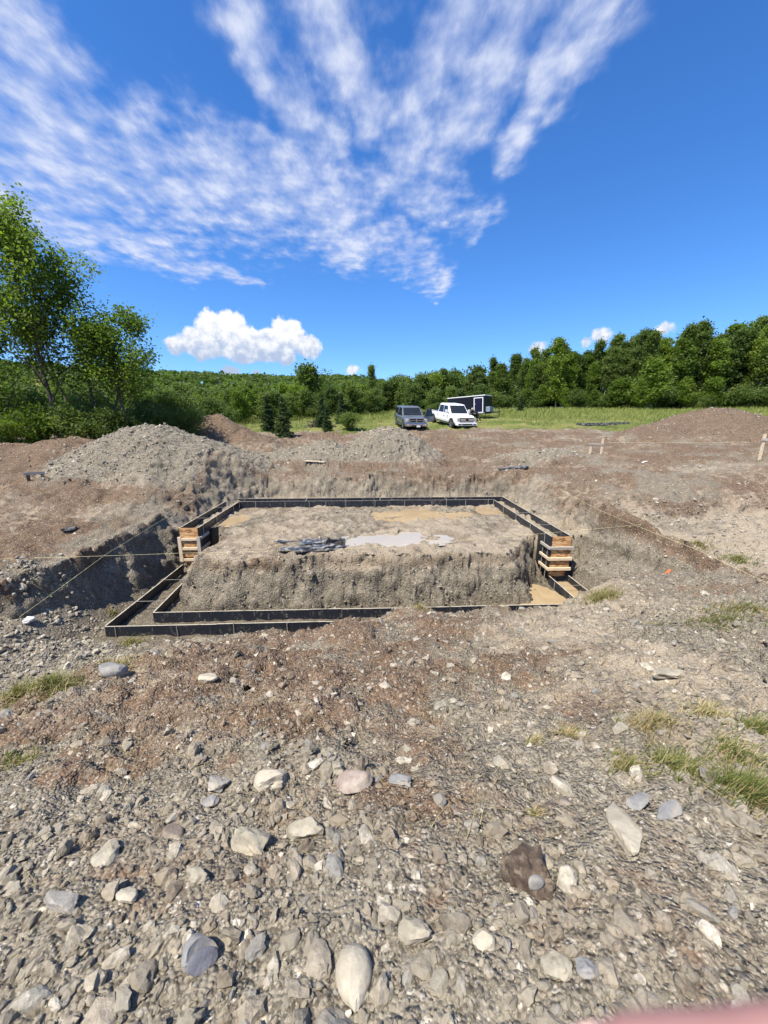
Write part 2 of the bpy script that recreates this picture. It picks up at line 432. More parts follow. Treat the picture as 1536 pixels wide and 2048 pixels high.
def mesh_np(name, v, f, mats, parent=None, smooth=False, attrs=None, mat_idx=None, sharp=None):
    """v (n,3); f (m,k) array of equal-size polygons"""
    me = bpy.data.meshes.new(name)
    v = np.asarray(v, np.float32); f = np.asarray(f, np.int32)
    me.vertices.add(len(v)); me.vertices.foreach_set('co', v.ravel())
    m, k = f.shape
    me.loops.add(m * k); me.loops.foreach_set('vertex_index', f.ravel())
    me.polygons.add(m); me.polygons.foreach_set('loop_start', np.arange(m, dtype=np.int32) * k)
    me.polygons.foreach_set('use_smooth', np.full(m, smooth))
    for mt in (mats if isinstance(mats, (list, tuple)) else [mats]):
        me.materials.append(mt)
    if mat_idx is not None:
        me.polygons.foreach_set('material_index', np.asarray(mat_idx, np.int32))
    for an, (typ, data) in (attrs or {}).items():
        a = me.attributes.new(an, typ, 'POINT')
        a.data.foreach_set('color' if typ == 'FLOAT_COLOR' else 'value', np.asarray(data, np.float32).ravel())
    me.update(calc_edges=True)
    me.validate()
    o = bpy.data.objects.new(name, me)
    C.objects.link(o)
    o.parent = parent
    return o


def empty(name, loc=(0, 0, 0), rz=0.0):
    o = bpy.data.objects.new(name, None)
    o.empty_display_size = 0.3
    C.objects.link(o)
    o.location = loc
    o.rotation_euler = (0, 0, rz)
    return o


class MB:
    """collects polygons, builds ONE mesh object"""
    def __init__(s):
        s.v = []; s.f = []

    def box(s, x0, x1, y0, y1, z0, z1, M=None):
        b = len(s.v)
        vs = [Vector((x, y, z)) for z in (z0, z1) for y in (y0, y1) for x in (x0, x1)]
        s.v += [tuple(M @ p) if M else tuple(p) for p in vs]
        s.f += [tuple(b + i for i in q) for q in ((0, 2, 3, 1), (4, 5, 7, 6), (0, 1, 5, 4), (2, 6, 7, 3), (0, 4, 6, 2), (1, 3, 7, 5))]
        return s

    def hexa(s, p):      # 8 points: bottom 4 (ccw), top 4
        b = len(s.v); s.v += [tuple(q) for q in p]
        s.f += [tuple(b + i for i in q) for q in ((3, 2, 1, 0), (4, 5, 6, 7), (0, 1, 5, 4), (1, 2, 6, 5), (2, 3, 7, 6), (3, 0, 4, 7))]
        return s

    def prism(s, poly, y0, y1):      # polygon in x,z extruded along y
        b = len(s.v); n = len(poly)
        s.v += [(x, y0, z) for x, z in poly] + [(x, y1, z) for x, z in poly]
        s.f += [tuple(b + i for i in range(n)), tuple(b + n + i for i in reversed(range(n)))]
        s.f += [(b + i, b + n + i, b + n + (i + 1) % n, b + (i + 1) % n) for i in range(n)]
        return s

    def quadslab(s, p, th):      # four corners -> thin slab, extruded along the normal
        p = [Vector(q) for q in p]
        n = (p[1] - p[0]).cross(p[3] - p[0]).normalized() * th
        return s.hexa([q for q in p] + [q + n for q in p])

    def tube(s, pts, rad, n=6, caps=True):
        pts = [Vector(p) for p in pts]
        rad = rad if isinstance(rad, (list, tuple)) else [rad] * len(pts)
        base = len(s.v)
        for i, p in enumerate(pts):
            t = (pts[min(i + 1, len(pts) - 1)] - pts[max(i - 1, 0)]).normalized()
            u = t.cross(Vector((0.13, 0.31, 0.94)) if abs(t.z) < 0.9 else Vector((1, 0, 0))).normalized()
            w = t.cross(u)
            for k in range(n):
                a = 2 * math.pi * k / n
                s.v.append(tuple(p + (u * math.cos(a) + w * math.sin(a)) * rad[i]))
        for i in range(len(pts) - 1):
            for k in range(n):
                a = base + i * n + k; b = base + i * n + (k + 1) % n
                s.f.append((a, b, b + n, a + n))
        if caps:
            s.f.append(tuple(base + k for k in reversed(range(n))))
            s.f.append(tuple(base + (len(pts) - 1) * n + k for k in range(n)))
        return s

    def lathe(s, prof, M=None, n=24):      # (radius, axial z) profile around z
        base = len(s.v)
        for r, z in prof:
            for k in range(n):
                a = 2 * math.pi * k / n
                p = Vector((r * math.cos(a), r * math.sin(a), z))
                s.v.append(tuple(M @ p) if M else tuple(p))
        for i in range(len(prof) - 1):
            for k in range(n):
                a = base + i * n + k; b = base + i * n + (k + 1) % n
                s.f.append((a, b, b + n, a + n))
        return s

    def loft(s, secs, caps=True):
        base = len(s.v); n = len(secs[0])
        for q in secs:
            s.v += [tuple(p) for p in q]
        for i in range(len(secs) - 1):
            for k in range(n):
                a = base + i * n + k; b = base + i * n + (k + 1) % n
                s.f.append((a, b, b + n, a + n))
        if caps:
            s.f.append(tuple(base + k for k in reversed(range(n))))
            s.f.append(tuple(base + (len(secs) - 1) * n + k for k in range(n)))
        return s

    def build(s, name, mat, parent=None, smooth=False, bevel=0.0, seg=2, angle=40):
        me = bpy.data.meshes.new(name)
        me.from_pydata(s.v, [], s.f)
        me.materials.append(mat)
        bm = bmesh.new(); bm.from_mesh(me)
        bmesh.ops.recalc_face_normals(bm, faces=bm.faces)
        bm.to_mesh(me); bm.free()
        if smooth:
            for p in me.polygons:
                p.use_smooth = True
            me.set_sharp_from_angle(angle=R(angle))
        o = bpy.data.objects.new(name, me)
        C.objects.link(o)
        o.parent = parent
        if bevel:
            m = o.modifiers.new('bevel', 'BEVEL'); m.width = bevel; m.segments = seg; m.limit_method = 'ANGLE'; m.angle_limit = R(35)
        return o


def copy_tree(o, parent=None):
    c = o.copy()
    C.objects.link(c)
    c.parent = parent
    for ch in o.children:
        copy_tree(ch, c)
    return c


def mat_base(name, rough=0.8, spec=0.3):
    m = bpy.data.materials.new(name)
    m.use_nodes = True
    t = NT(m.node_tree)
    p = t.n['Principled BSDF']
    p.inputs['Roughness'].default_value = rough
    p.inputs['Specular IOR Level'].default_value = spec
    return m, t, p


def mat_simple(name, col, rough=0.6, metal=0.0, spec=0.4, var=0.12, scale=6.0, bump=0.0, coat=0.0, dirt=None, dirt_amt=0.0):
    m, t, p = mat_base(name, rough, spec)
    pos = t.new('ShaderNodeTexCoord').outputs['Object']
    n = t.noise(pos, scale, 5, 0.6)
    c = t.mix(t.step(n, 0.25, 0.75), tuple(x * (1 - var) for x in col), tuple(min(1, x * (1 + var)) for x in col))
    if dirt:
        c = t.mix(t.math('MULTIPLY', t.step(t.noise(pos, scale * 0.6, 6, 0.65), 0.42, 0.75), dirt_amt), c, dirt)
    t.l.new(c, p.inputs['Base Color'])
    p.inputs['Metallic'].default_value = metal
    p.inputs['Coat Weight'].default_value = coat
    if bump:
        b = t.new('ShaderNodeBump'); b.inputs['Strength'].default_value = bump; b.inputs['Distance'].default_value = 0.01
        t.l.new(t.noise(pos, scale * 8, 4), b.inputs['Height']); t.l.new(b.outputs[0], p.inputs['Normal'])
    return m


TILL = (0.268, 0.234, 0.177); TILL_D = (0.105, 0.088, 0.064); BROWN = (0.202, 0.136, 0.088); BROWN_D = (0.085, 0.056, 0.037)
PALE = (0.40, 0.338, 0.25); GRASSC = (0.105, 0.135, 0.03)


def mat_ground():
    m, t, p = mat_base('soil', 0.95, 0.15)
    pos = t.new('ShaderNodeNewGeometry').outputs['Position']
    def at(n):
        a = t.new('ShaderNodeAttribute'); a.attribute_name = n
        return a.outputs['Fac']
    n1 = t.noise(pos, 1.1, 3, 0.6); n2 = t.noise(pos, 7.0, 4, 0.65); n3 = t.noise(pos, 45.0, 3, 0.65)
    gv_ = t.new('ShaderNodeTexVoronoi'); gv_.inputs['Scale'].default_value = 85.0; t.l.new(pos, gv_.inputs['Vector'])
    gs_ = t.new('ShaderNodeSeparateColor'); t.l.new(gv_.outputs['Color'], gs_.inputs[0])
    fine = t.math('ADD', t.math('ADD', t.math('MULTIPLY', n2, 0.5), t.math('MULTIPLY', n3, 0.28)), t.math('MULTIPLY', gs_.outputs[0], 0.22))
    br = t.step(t.math('ADD', at('brown'), t.math('MULTIPLY', t.math('SUBTRACT', n2, 0.5), 1.3)), 0.3, 0.72)
    till = t.mix(t.step(fine, 0.36, 0.64), TILL_D, TILL)
    brown = t.mix(t.step(fine, 0.36, 0.66), BROWN_D, BROWN)
    c = t.mix(br, till, brown)
    pa = t.step(t.math('ADD', at('pale'), t.math('MULTIPLY', t.math('SUBTRACT', t.noise(pos, 4.0, 4, 0.68), 0.5), 2.0)), 0.35, 0.95)
    c = t.mix(t.math('MULTIPLY', pa, 0.8), c, t.mix(fine, (0.275, 0.215, 0.148), PALE))
    # small stones showing in the soil
    pos2 = t.noise(pos, 55.0, 1, out=1)
    for sc_, thr, amt in ((70.0, 0.6, 0.6), (24.0, 0.82, 0.75)):
        vn = t.new('ShaderNodeTexVoronoi'); vn.inputs['Scale'].default_value = sc_
        t.l.new(t.vmath('ADD', pos, t.vmath('SCALE', pos2, scale=0.55 / sc_)), vn.inputs['Vector'])
        sp = t.new('ShaderNodeSeparateColor'); t.l.new(vn.outputs['Color'], sp.inputs[0])
        on = t.math('MULTIPLY', t.math('GREATER_THAN', sp.outputs[0], t.math('SUBTRACT', thr, t.math('MULTIPLY', at('gravel'), 0.12))), t.step(vn.outputs['Distance'], 0.42, 0.3))
        st = t.ramp(sp.outputs[1], [(0.0, (0.17, 0.15, 0.12)), (0.5, (0.35, 0.30, 0.23)), (0.85, (0.50, 0.45, 0.36)), (1.0, (0.64, 0.59, 0.50))])
        c = t.mix(t.math('MULTIPLY', on, amt), c, st)
    c = t.mix(t.math('MULTIPLY', t.math('SUBTRACT', 1.0, t.step(n1, 0.25, 0.6)), 0.35), c, t.mix(0.5, c, (0.07, 0.05, 0.035)))
    gr = t.step(t.math('ADD', at('grass'), t.math('MULTIPLY', t.math('SUBTRACT', n1, 0.5), 0.8)), 0.35, 0.65)
    gcol = t.mix(t.step(t.noise(pos, 0.35, 3, 0.6), 0.35, 0.65), (0.09, 0.12, 0.028), (0.20, 0.195, 0.065))
    c = t.mix(gr, c, gcol)
    wet = at('wet')
    c = t.mix(t.math('MULTIPLY', wet, 0.55), c, t.mix(1.0, c, (0.5, 0.46, 0.40), mode='MULTIPLY'))
    t.l.new(c, p.inputs['Base Color'])
    t.l.new(t.fmix(wet, 0.95, 0.55), p.inputs['Roughness'])
    h = t.math('ADD', t.math('MULTIPLY', t.noise(pos, 16, 3, 0.6), 0.9), t.math('ADD', t.math('MULTIPLY', t.voro(pos, 22.0), -0.85), t.math('MULTIPLY', t.voro(pos, 60.0), -0.5)))
    b = t.new('ShaderNodeBump'); b.inputs['Strength'].default_value = 0.9; b.inputs['Distance'].default_value = 0.028
    t.l.new(h, b.inputs['Height']); t.l.new(b.outputs[0], p.inputs['Normal'])
    return m


def mat_stone(name='stone'):
    """colour comes from the stone's own colour attribute, mottled"""
    m, t, p = mat_base(name, 0.85, 0.25)
    a = t.new('ShaderNodeAttribute'); a.attribute_name = 'col'
    pos = t.new('ShaderNodeNewGeometry').outputs['Position']
    n = t.noise(pos, 45, 3, 0.65)
    c = t.mix(1.0, a.outputs['Color'], t.ramp(n, [(0.3, (0.62, 0.60, 0.56)), (0.55, (1, 1, 1)), (0.75, (1.15, 1.12, 1.06))]), mode='MULTIPLY')
    c = t.mix(t.math('MULTIPLY', t.step(t.noise(pos, 13, 4, 0.65), 0.40, 0.62), 0.72), c, (0.255, 0.222, 0.168))
    t.l.new(c, p.inputs['Base Color'])
    b = t.new('ShaderNodeBump'); b.inputs['Strength'].default_value = 0.9; b.inputs['Distance'].default_value = 0.010
    t.l.new(t.noise(pos, 55, 5, 0.72), b.inputs['Height']); t.l.new(b.outputs[0], p.inputs['Normal'])
    return m


def mat_rock(name, c0, c1, dirt=(0.32, 0.26, 0.18), damt=0.6, scale=9, bump=0.9):
    m, t, p = mat_base(name, 0.8, 0.3)
    pos = t.new('ShaderNodeTexCoord').outputs['Object']
    c = t.mix(t.step(t.noise(pos, scale, 7, 0.65), 0.33, 0.68), c0, c1)
    c = t.mix(t.math('MULTIPLY', t.step(t.noise(pos, scale * 1.7, 6, 0.65), 0.5, 0.66), damt), c, dirt)
    t.l.new(c, p.inputs['Base Color'])
    b = t.new('ShaderNodeBump'); b.inputs['Strength'].default_value = bump; b.inputs['Distance'].default_value = 0.006
    t.l.new(t.noise(pos, scale * 7, 7, 0.7), b.inputs['Height']); t.l.new(b.outputs[0], p.inputs['Normal'])
    return m


def mat_leaf(name, c0, c1, c2, trans=0.35):
    m = bpy.data.materials.new(name); m.use_nodes = True
    t = NT(m.node_tree); p = t.n['Principled BSDF']; out = t.n['Material Output']
    a = t.new('ShaderNodeAttribute'); a.attribute_name = 'rnd'
    oi = t.new('ShaderNodeObjectInfo')
    f = t.math('ADD', t.math('MULTIPLY', a.outputs['Fac'], 0.5), t.math('MULTIPLY', oi.outputs['Random'], 0.5))
    c = t.ramp(f, [(0.05, c0), (0.5, c1), (0.95, c2)])
    t.l.new(c, p.inputs['Base Color'])
    p.inputs['Roughness'].default_value = 0.55
    p.inputs['Specular IOR Level'].default_value = 0.25
    tr = t.new('ShaderNodeBsdfTranslucent')
    t.l.new(t.mix(1.0, c, (1.15, 1.25, 0.55), mode='MULTIPLY'), tr.inputs[0])
    ms = t.new('ShaderNodeMixShader'); ms.inputs[0].default_value = trans
    t.l.new(p.outputs[0], ms.inputs[1]); t.l.new(tr.outputs[0], ms.inputs[2]); t.l.new(ms.outputs[0], out.inputs[0])
    return m


M = {}
M['soil'] = mat_ground()
M['stone'] = mat_stone()


# ------------------------------------------------------------------ the ground: one sheet to the horizon
def graded(segs):
    out = [segs[0][0]]
    for (a, b, d0, d1) in segs:
        x = a
        while True:
            f = (x - a) / (b - a)
            x += d0 + (d1 - d0) * f
            if x >= b - 0.3 * d1:
                break
            out.append(x)
        out.append(b)
    return np.array(out)


_hx = graded([(0, 3, .03, .034), (3, 8, .036, .055), (8, 16, .065, .14), (16, 40, .16, 1.0), (40, 120, 1.2, 6), (120, 1600, 8, 200)])
GX = np.r_[-_hx[:0:-1], _hx]
GY = graded([(-300, -8, 60, 6), (-8, 0.2, 1.2, .06), (0.2, 4, .022, .034), (4, 9.5, .036, .046), (9.5, 17.5, .048, .065), (17.5, 30, .08, .18), (30, 46, .2, .6), (46, 120, .7, 4), (120, 1800, 5, 200)])
_xx, _yy = np.meshgrid(GX, GY)
_z, _br, _pa, _gv, _gr, _we = terrain(_xx, _yy)
_nx, _ny = len(GX), len(GY)
_xx, _yy, _z = roughen(_xx, _yy, _z)
_i = np.arange(_nx * _ny).reshape(_ny, _nx)
_f = np.stack([_i[:-1, :-1], _i[:-1, 1:], _i[1:, 1:], _i[1:, :-1]], -1).reshape(-1, 4)
ground = mesh_np('ground', np.stack([_xx, _yy, _z], -1).reshape(-1, 3), _f, M['soil'], smooth=True,
                 attrs={'brown': ('FLOAT', _br), 'pale': ('FLOAT', _pa), 'gravel': ('FLOAT', _gv), 'grass': ('FLOAT', _gr), 'wet': ('FLOAT', _we)})
tag(ground, 'churned brown and grey earth of the building site with pit and field', None, None, 'structure')
print('ground', _nx, _ny, len(_f))

# ------------------------------------------------------------------ puddles
def mat_water(name='muddy_water', c0=(0.30, 0.215, 0.115), c1=(0.42, 0.32, 0.19), spec=0.5):
    m, t, p = mat_base(name, 0.06, spec)
    pos = t.new('ShaderNodeNewGeometry').outputs['Position']
    t.l.new(t.mix(t.noise(pos, 1.2, 4), c0, c1), p.inputs['Base Color'])
    b = t.new('ShaderNodeBump'); b.inputs['Strength'].default_value = 0.05; b.inputs['Distance'].default_value = 0.01
    t.l.new(t.noise(pos, 9, 3), b.inputs['Height']); t.l.new(b.outputs[0], p.inputs['Normal'])
    return m


M['water'] = mat_water()
M['sky_tinted_water'] = mat_water('pale_water', (0.33, 0.285, 0.215), (0.41, 0.36, 0.28), 0.5)  # pale base colour stands in for bright cloud reflected in the water
WATER_SHEETS = [(1.75, 13.7, 2.2, 1.05, WATER_U), (0.8, 10.75, 1.75, 0.85, WATER_U), (-4.62, 13.2, 0.5, 0.85, WATER_U), (4.45, 8.95, 0.68, 1.05, WATER_L), (4.62, 14.2, 0.5, 0.8, WATER_U), (5.46, 8.9, 0.25, 1.1, WATER_L + 0.02)]
PUD_LAB = ['muddy tan puddle lying near the back form boards', 'bright puddle mirroring the sky in the middle of the pit plateau', 'small puddle beside the left inner form', 'muddy puddle in the trench at the foot of the right box form', 'small puddle against the right inner form boards', 'muddy water standing inside the right lower footing form']
for (x, y, a, b, zz), lab in zip(WATER_SHEETS, PUD_LAB):
    n = 40
    vs = [(x + a * math.cos(k / n * 2 * math.pi) * (1 + 0.1 * math.sin(3 * k)), y + b * math.sin(k / n * 2 * math.pi), zz) for k in range(n)]
    if a < 0.3:
        vs = [(x - a, y - b, zz), (x + a, y - b, zz), (x + a, y + b, zz), (x - a, y + b, zz)]
    mb = MB(); mb.v = vs; mb.f = [tuple(range(len(vs)))]
    tag(mb.build('puddle', M['sky_tinted_water'] if 'mirroring' in lab else M['water']), lab, None, None, 'structure')


# ------------------------------------------------------------------ footing forms
def mat_form():
    m, t, p = mat_base('black_form_panel', 0.42, 0.4)
    pos = t.new('ShaderNodeNewGeometry').outputs['Position']
    nrm = t.new('ShaderNodeSeparateXYZ'); t.l.new(t.new('ShaderNodeNewGeometry').outputs['Normal'], nrm.inputs[0])
    mp = t.new('ShaderNodeMapping'); mp.inputs['Scale'].default_value = (6, 6, 1.6); t.l.new(pos, mp.inputs[0])
    drip = t.noise(mp.outputs[0], 3.0, 6, 0.7)
    spl = t.noise(pos, 5.0, 6, 0.7)
    c = t.mix(spl, (0.008, 0.010, 0.016), (0.022, 0.026, 0.036))
    c = t.mix(t.math('MULTIPLY', t.step(drip, 0.55, 0.72), 0.55), c, (0.30, 0.28, 0.23))
    c = t.mix(t.math('MULTIPLY', t.step(spl, 0.60, 0.70), 0.65), c, (0.27, 0.235, 0.17))
    c = t.mix(t.math('MULTIPLY', t.step(nrm.outputs[2], 0.5, 0.9), t.step(spl, 0.22, 0.5)), c, (0.47, 0.42, 0.33))
    t.l.new(c, p.inputs['Base Color'])
    return m


def mat_osb():
    m, t, p = mat_base('strand_board', 0.75, 0.25)
    pos = t.new('ShaderNodeTexCoord').outputs['Object']
    c = None
    cols = []
    for ang, seed in ((12, 0.0), (-28, 5.3), (70, 9.1)):
        mp = t.new('ShaderNodeMapping'); mp.inputs['Rotation'].default_value = (0, R(ang), 0); mp.inputs['Location'].default_value = (seed, seed, 0); mp.inputs['Scale'].default_value = (7, 4, 26)
        t.l.new(pos, mp.inputs[0])
        vn = t.new('ShaderNodeTexVoronoi'); vn.inputs['Scale'].default_value = 1.0; t.l.new(mp.outputs[0], vn.inputs['Vector'])
        cols.append(vn.outputs['Color'])
    sp = [t.new('ShaderNodeSeparateColor') for _ in cols]
    for s_, c_ in zip(sp, cols):
        t.l.new(c_, s_.inputs[0])
    sel = t.math('GREATER_THAN', sp[1].outputs[1], 0.5); sel2 = t.math('GREATER_THAN', sp[2].outputs[1], 0.62)
    v = t.fmix(sel2, t.fmix(sel, sp[0].outputs[0], sp[1].outputs[0]), sp[2].outputs[0])
    c = t.ramp(v, [(0.0, (0.17, 0.075, 0.03)), (0.3, (0.36, 0.18, 0.075)), (0.65, (0.52, 0.30, 0.13)), (1.0, (0.66, 0.45, 0.24))])
    t.l.new(c, p.inputs['Base Color'])
    b = t.new('ShaderNodeBump'); b.inputs['Strength'].default_value = 0.3; b.inputs['Distance'].default_value = 0.004
    t.l.new(v, b.inputs['Height']); t.l.new(b.outputs[0], p.inputs['Normal'])
    return m


def mat_wood(name, c0, c1):
    m, t, p = mat_base(name, 0.75, 0.2)
    pos = t.new('ShaderNodeTexCoord').outputs['Object']
    mp = t.new('ShaderNodeMapping'); mp.inputs['Scale'].default_value = (2, 30, 30); t.l.new(pos, mp.inputs[0])
    c = t.mix(t.step(t.noise(mp.outputs[0], 1.5, 5, 0.6), 0.3, 0.7), c0, c1)
    c = t.mix(t.math('MULTIPLY', t.step(t.noise(pos, 9, 5, 0.65), 0.52, 0.7), 0.5), c, (0.25, 0.20, 0.14))
    t.l.new(c, p.inputs['Base Color'])
    return m


M['form'] = mat_form()
M['osb'] = mat_osb()
M['pine'] = mat_wood('new_pine', (0.56, 0.44, 0.29), (0.70, 0.58, 0.42))
M['pine_grey'] = mat_wood('weathered_pine', (0.33, 0.29, 0.24), (0.48, 0.43, 0.36))
M['steel'] = mat_simple('stake_steel', (0.42, 0.40, 0.36), 0.5, 0.6, dirt=(0.35, 0.28, 0.18), dirt_amt=0.6)

BT = 0.028          # board thickness
FH = 0.25           # form height


def board_run(root, p0, p1, z, lens, h=FH, side=1, stakes=True):
    """boards laid end to end from p0 to p1 (2D); every board is a part"""
    p0 = Vector((*p0, 0)); p1 = Vector((*p1, 0))
    d = (p1 - p0); L = d.length; d.normalize()
    nn = Vector((-d.y, d.x, 0)) * side
    ang = math.atan2(d.y, d.x)
    s = 0.0; k = 0
    while s < L - 0.05:
        l = min(lens[k % len(lens)], L - s)
        dz = random.uniform(-0.006, 0.006)
        a = p0 + d * (s + 0.004); b = p0 + d * (s + l - 0.004)
        mb = MB()
        Mx = Matrix.Translation((a.x, a.y, z + dz)) @ Matrix.Rotation(ang + random.uniform(-.0015, .0015), 4, 'Z')
        mb.box(0, (b - a).length, -BT / 2, BT / 2, -h, 0, Mx)
        mb.build('board', M['form'], root)
        if stakes:
            for q in ([0.5] if l < 1.5 else [0.12, 0.62]):
                c = a + d * (l * q + random.uniform(-.1, .1)) + nn * (BT / 2 + 0.013)
                tl = random.uniform(-0.012, 0.012)
                MB().tube([(c.x, c.y, z - h - 0.1), (c.x + tl, c.y + tl, z + random.uniform(-0.03, 0.035))], 0.011, 6).build('stake', M['steel'], root)
        s += l; k += 1


XO, XI = 5.70, 5.14
YB_O, YB_I = 15.78, 15.22
YS_L, YS_R = 11.42, 10.08
YF_O, YF_I = 7.74, 8.32
ZU, ZL = -3.2, -4.35

upper = empty('footing_form', (0, 0, 0))
tag(upper, 'upper U shaped black footing form round the back of the muddy plateau', 'form', 'black footing forms')
lens = [2.38, 2.38, 1.9]
board_run(upper, (-XO, YS_L), (-XO, YB_O), ZU, lens, side=1)
board_run(upper, (-XI, YS_L), (-XI, YB_I), ZU, lens, side=-1)
board_run(upper, (-XO + 0.02, YB_O), (XO - 0.02, YB_O), ZU, lens, side=1)
board_run(upper, (-XI + 0.02, YB_I), (XI - 0.02, YB_I), ZU, [1.2, 1.25, 0.8, 1.6], side=-1)
board_run(upper, (XO, YS_R), (XO, YB_O), ZU, lens, side=-1)
board_run(upper, (XI, YS_R), (XI, YB_I), ZU, lens, side=1)
for (xx, yy, hor) in [(-5.42, 12.6, 1), (-5.42, 14.2, 1), (5.42, 11.3, 1), (5.42, 12.9, 1), (-2.5, 15.5, 0), (0.5, 15.5, 0), (3.2, 15.5, 0)]:
    MB().box(*( (xx - .28, xx + .28, yy - .012, yy + .012) if hor else (xx - .012, xx + .012, yy - .28, yy + .28)), ZU + 0.004, ZU + 0.008).build('spreader', M['steel'], upper)

lower = empty('footing_form', (0, 0, 0))
tag(lower, 'lower black footing form along the trench in front of the plateau', 'form', 'black footing forms')
board_run(lower, (-XO, YF_O), (XO, YF_O), ZL, [2.38, 2.38, 1.6], side=-1)
board_run(lower, (-XI + .15, YF_I), (XI - 0.02, YF_I), ZL, [1.35, 1.0, 1.25, 0.75, 1.5], side=1, stakes=False)
board_run(lower, (-XO, YF_O + 0.02), (-XO, YS_L - 0.06), ZL, [2.38, 2.38], side=1)
board_run(lower, (-XI + .15, YF_I + 0.02), (-XI, YS_L - 0.3), ZL, [1.8, 2.38], side=-1, stakes=False)
board_run(lower, (XO, YF_O + 0.02), (XO, YS_R - 0.05), ZL, [1.2, 2.38], side=-1)
board_run(lower, (XI, YF_I + 0.02), (XI, YS_R - 0.05), ZL, [0.9, 2.38], side=1)
for yy in (8.9, 10.2):
    MB().box(-5.72, -5.0, yy - .01, yy + .01, ZL + 0.004, ZL + 0.008).build('spreader', M['steel'], lower)
MB().box(5.12, 5.72, 9.35, 9.37, ZL + 0.004, ZL + 0.008).build('spreader', M['steel'], lower)


def step_box(x0, x1, y, label, kind):
    """stepped bulkhead: strand board faces, black side panels, pine battens"""
    r = empty('step_bulkhead', ((x0 + x1) / 2, y, ZL - 0.25))
    tag(r, label, 'formwork', 'bulkheads at the footing steps')
    inv = Matrix.Translation((-(x0 + x1) / 2, -y, -ZL + 0.25))
    def bx(n, m, a):
        mb = MB().box(*a); mb.v = [tuple(inv @ Vector(q)) for q in mb.v]
        return mb.build(n, m, r, bevel=0.003, seg=1)
    yf = y - 0.016
    zs = [ZU + 0.004, ZU - 0.30, ZU - 0.62, ZU - 0.93, ZU - 1.22]
    for k in range(4):
        if k == 3:
            bx('strand_board', M['osb'], (x0 + 0.03, x1 - 0.05, yf - 0.001 + 0.09, yf + 0.105, zs[4], zs[3] - 0.002))
        else:
            bx('strand_board', M['osb'], (x0 - 0.004 * k + 0.01, x1 + 0.005 * k - 0.01, yf - 0.004 * (k % 2), yf + 0.014, zs[k + 1] + 0.003, zs[k]))
    for sx in (x0, x1):      # black side panels below the form boards
        bx('side_panel', M['form'], (sx - BT / 2, sx + BT / 2, y + 0.012, y + 0.95, ZU - 1.0, ZU - FH - 0.004))
    if kind == 'right':
        for k, (zb, m) in enumerate(((ZU - 0.325, 'pine_grey'), (ZU - 0.645, 'pine'), (ZU - 0.945, 'pine'))):
            bx('batten', M[m], (x0 - 0.085, x1 + 0.055 - 0.03 * k * 0.3, yf - 0.058, yf - 0.006, zb - 0.042, zb + 0.042))
            bx('batten', M[m], (x0 - 0.085, x0 - 0.045, yf - 0.004, y + 0.52, zb - 0.040, zb + 0.040))
        for zz, yy in ((ZU - 1.0, y + 0.12), (ZU - 1.0, y + 0.42)):
            mb = MB().tube([(x0 - 0.06, yy, ZL - 0.35), (x0 - 0.035, yy, ZU - 0.3)], 0.012, 6); mb.v = [tuple(inv @ Vector(q)) for q in mb.v]
            mb.build('stake', M['steel'], r)
    else:
        for zb in (ZU - 0.345, ZU - 0.645, ZU - 1.0):
            bx('batten', M['pine'], (x0 + 0.05, x1 - 0.055, yf - 0.05, yf - 0.006, zb - 0.04, zb + 0.04))
        bx('batten', M['pine'], (x0 - 0.055, x0 + 0.045, yf - 0.054, yf - 0.007, ZU - 1.05, ZU - 0.27))
        bx('batten', M['pine_grey'], (x1 - 0.05, x1 + 0.05, yf - 0.054, yf - 0.007, ZU - 1.04, ZU - 0.27))
        for zb in (ZU - 0.32, ZU - 0.66):
            bx('batten', M['pine_grey'], (x1 + 0.03, x1 + 0.075, yf - 0.004, y + 0.6, zb - 0.04, zb + 0.04))
    return r


step_box(-XO, -XI, YS_L, 'pale strand board bulkhead with pine uprights at the left footing step', 'left')
step_box(XI, XO, YS_R, 'strand board bulkhead with three level battens at the right footing step', 'right')

# ------------------------------------------------------------------ offcuts of black form panel lying on the plateau
def mat_offcut():
    m, t, p = mat_base('black_offcut', 0.32, 0.5)
    pos = t.new('ShaderNodeTexCoord').outputs['Object']
    n = t.noise(pos, 6, 6, 0.65)
    c = t.mix(n, (0.014, 0.015, 0.018), (0.055, 0.06, 0.068))
    c = t.mix(t.math('MULTIPLY', t.step(n, 0.47, 0.62), 0.7), c, (0.36, 0.34, 0.30))
    t.l.new(c, p.inputs['Base Color'])
    return m


M['offcut'] = mat_offcut()
OFFCUTS = [(-1.95, 9.62, 1.75, 0.28, 4, 0.03, 'long blue black offcut across the front of the pile'), (-1.35, 9.48, 1.7, 0.22, 6, 0.02, 'thin pale edged offcut lowest at the front of the pile'),
           (-0.95, 9.85, 1.35, 0.30, -3, 0.06, 'black offcut reaching furthest right out of the pile'), (-2.65, 10.35, 1.3, 0.16, -9, 0.02, 'grey offcut lying apart at the left end of the pile'),
           (-1.5, 10.42, 1.5, 0.22, -5, 0.04, 'dusty offcut along the back of the pile'), (-1.55, 10.0, 1.2, 0.34, 14, 0.09, 'broad blue grey offcut in the middle of the pile'),
           (-1.2, 9.7, 1.1, 0.22, 10, 0.11, 'short offcut slanting on top of the pile'), (-1.9, 10.0, 0.7, 0.08, 38, 0.07, 'narrow strip poking out at the left of the pile'), (-1.5, 9.55, 0.9, 0.2, -2, 0.075, 'mud splashed offcut on the front of the pile')]
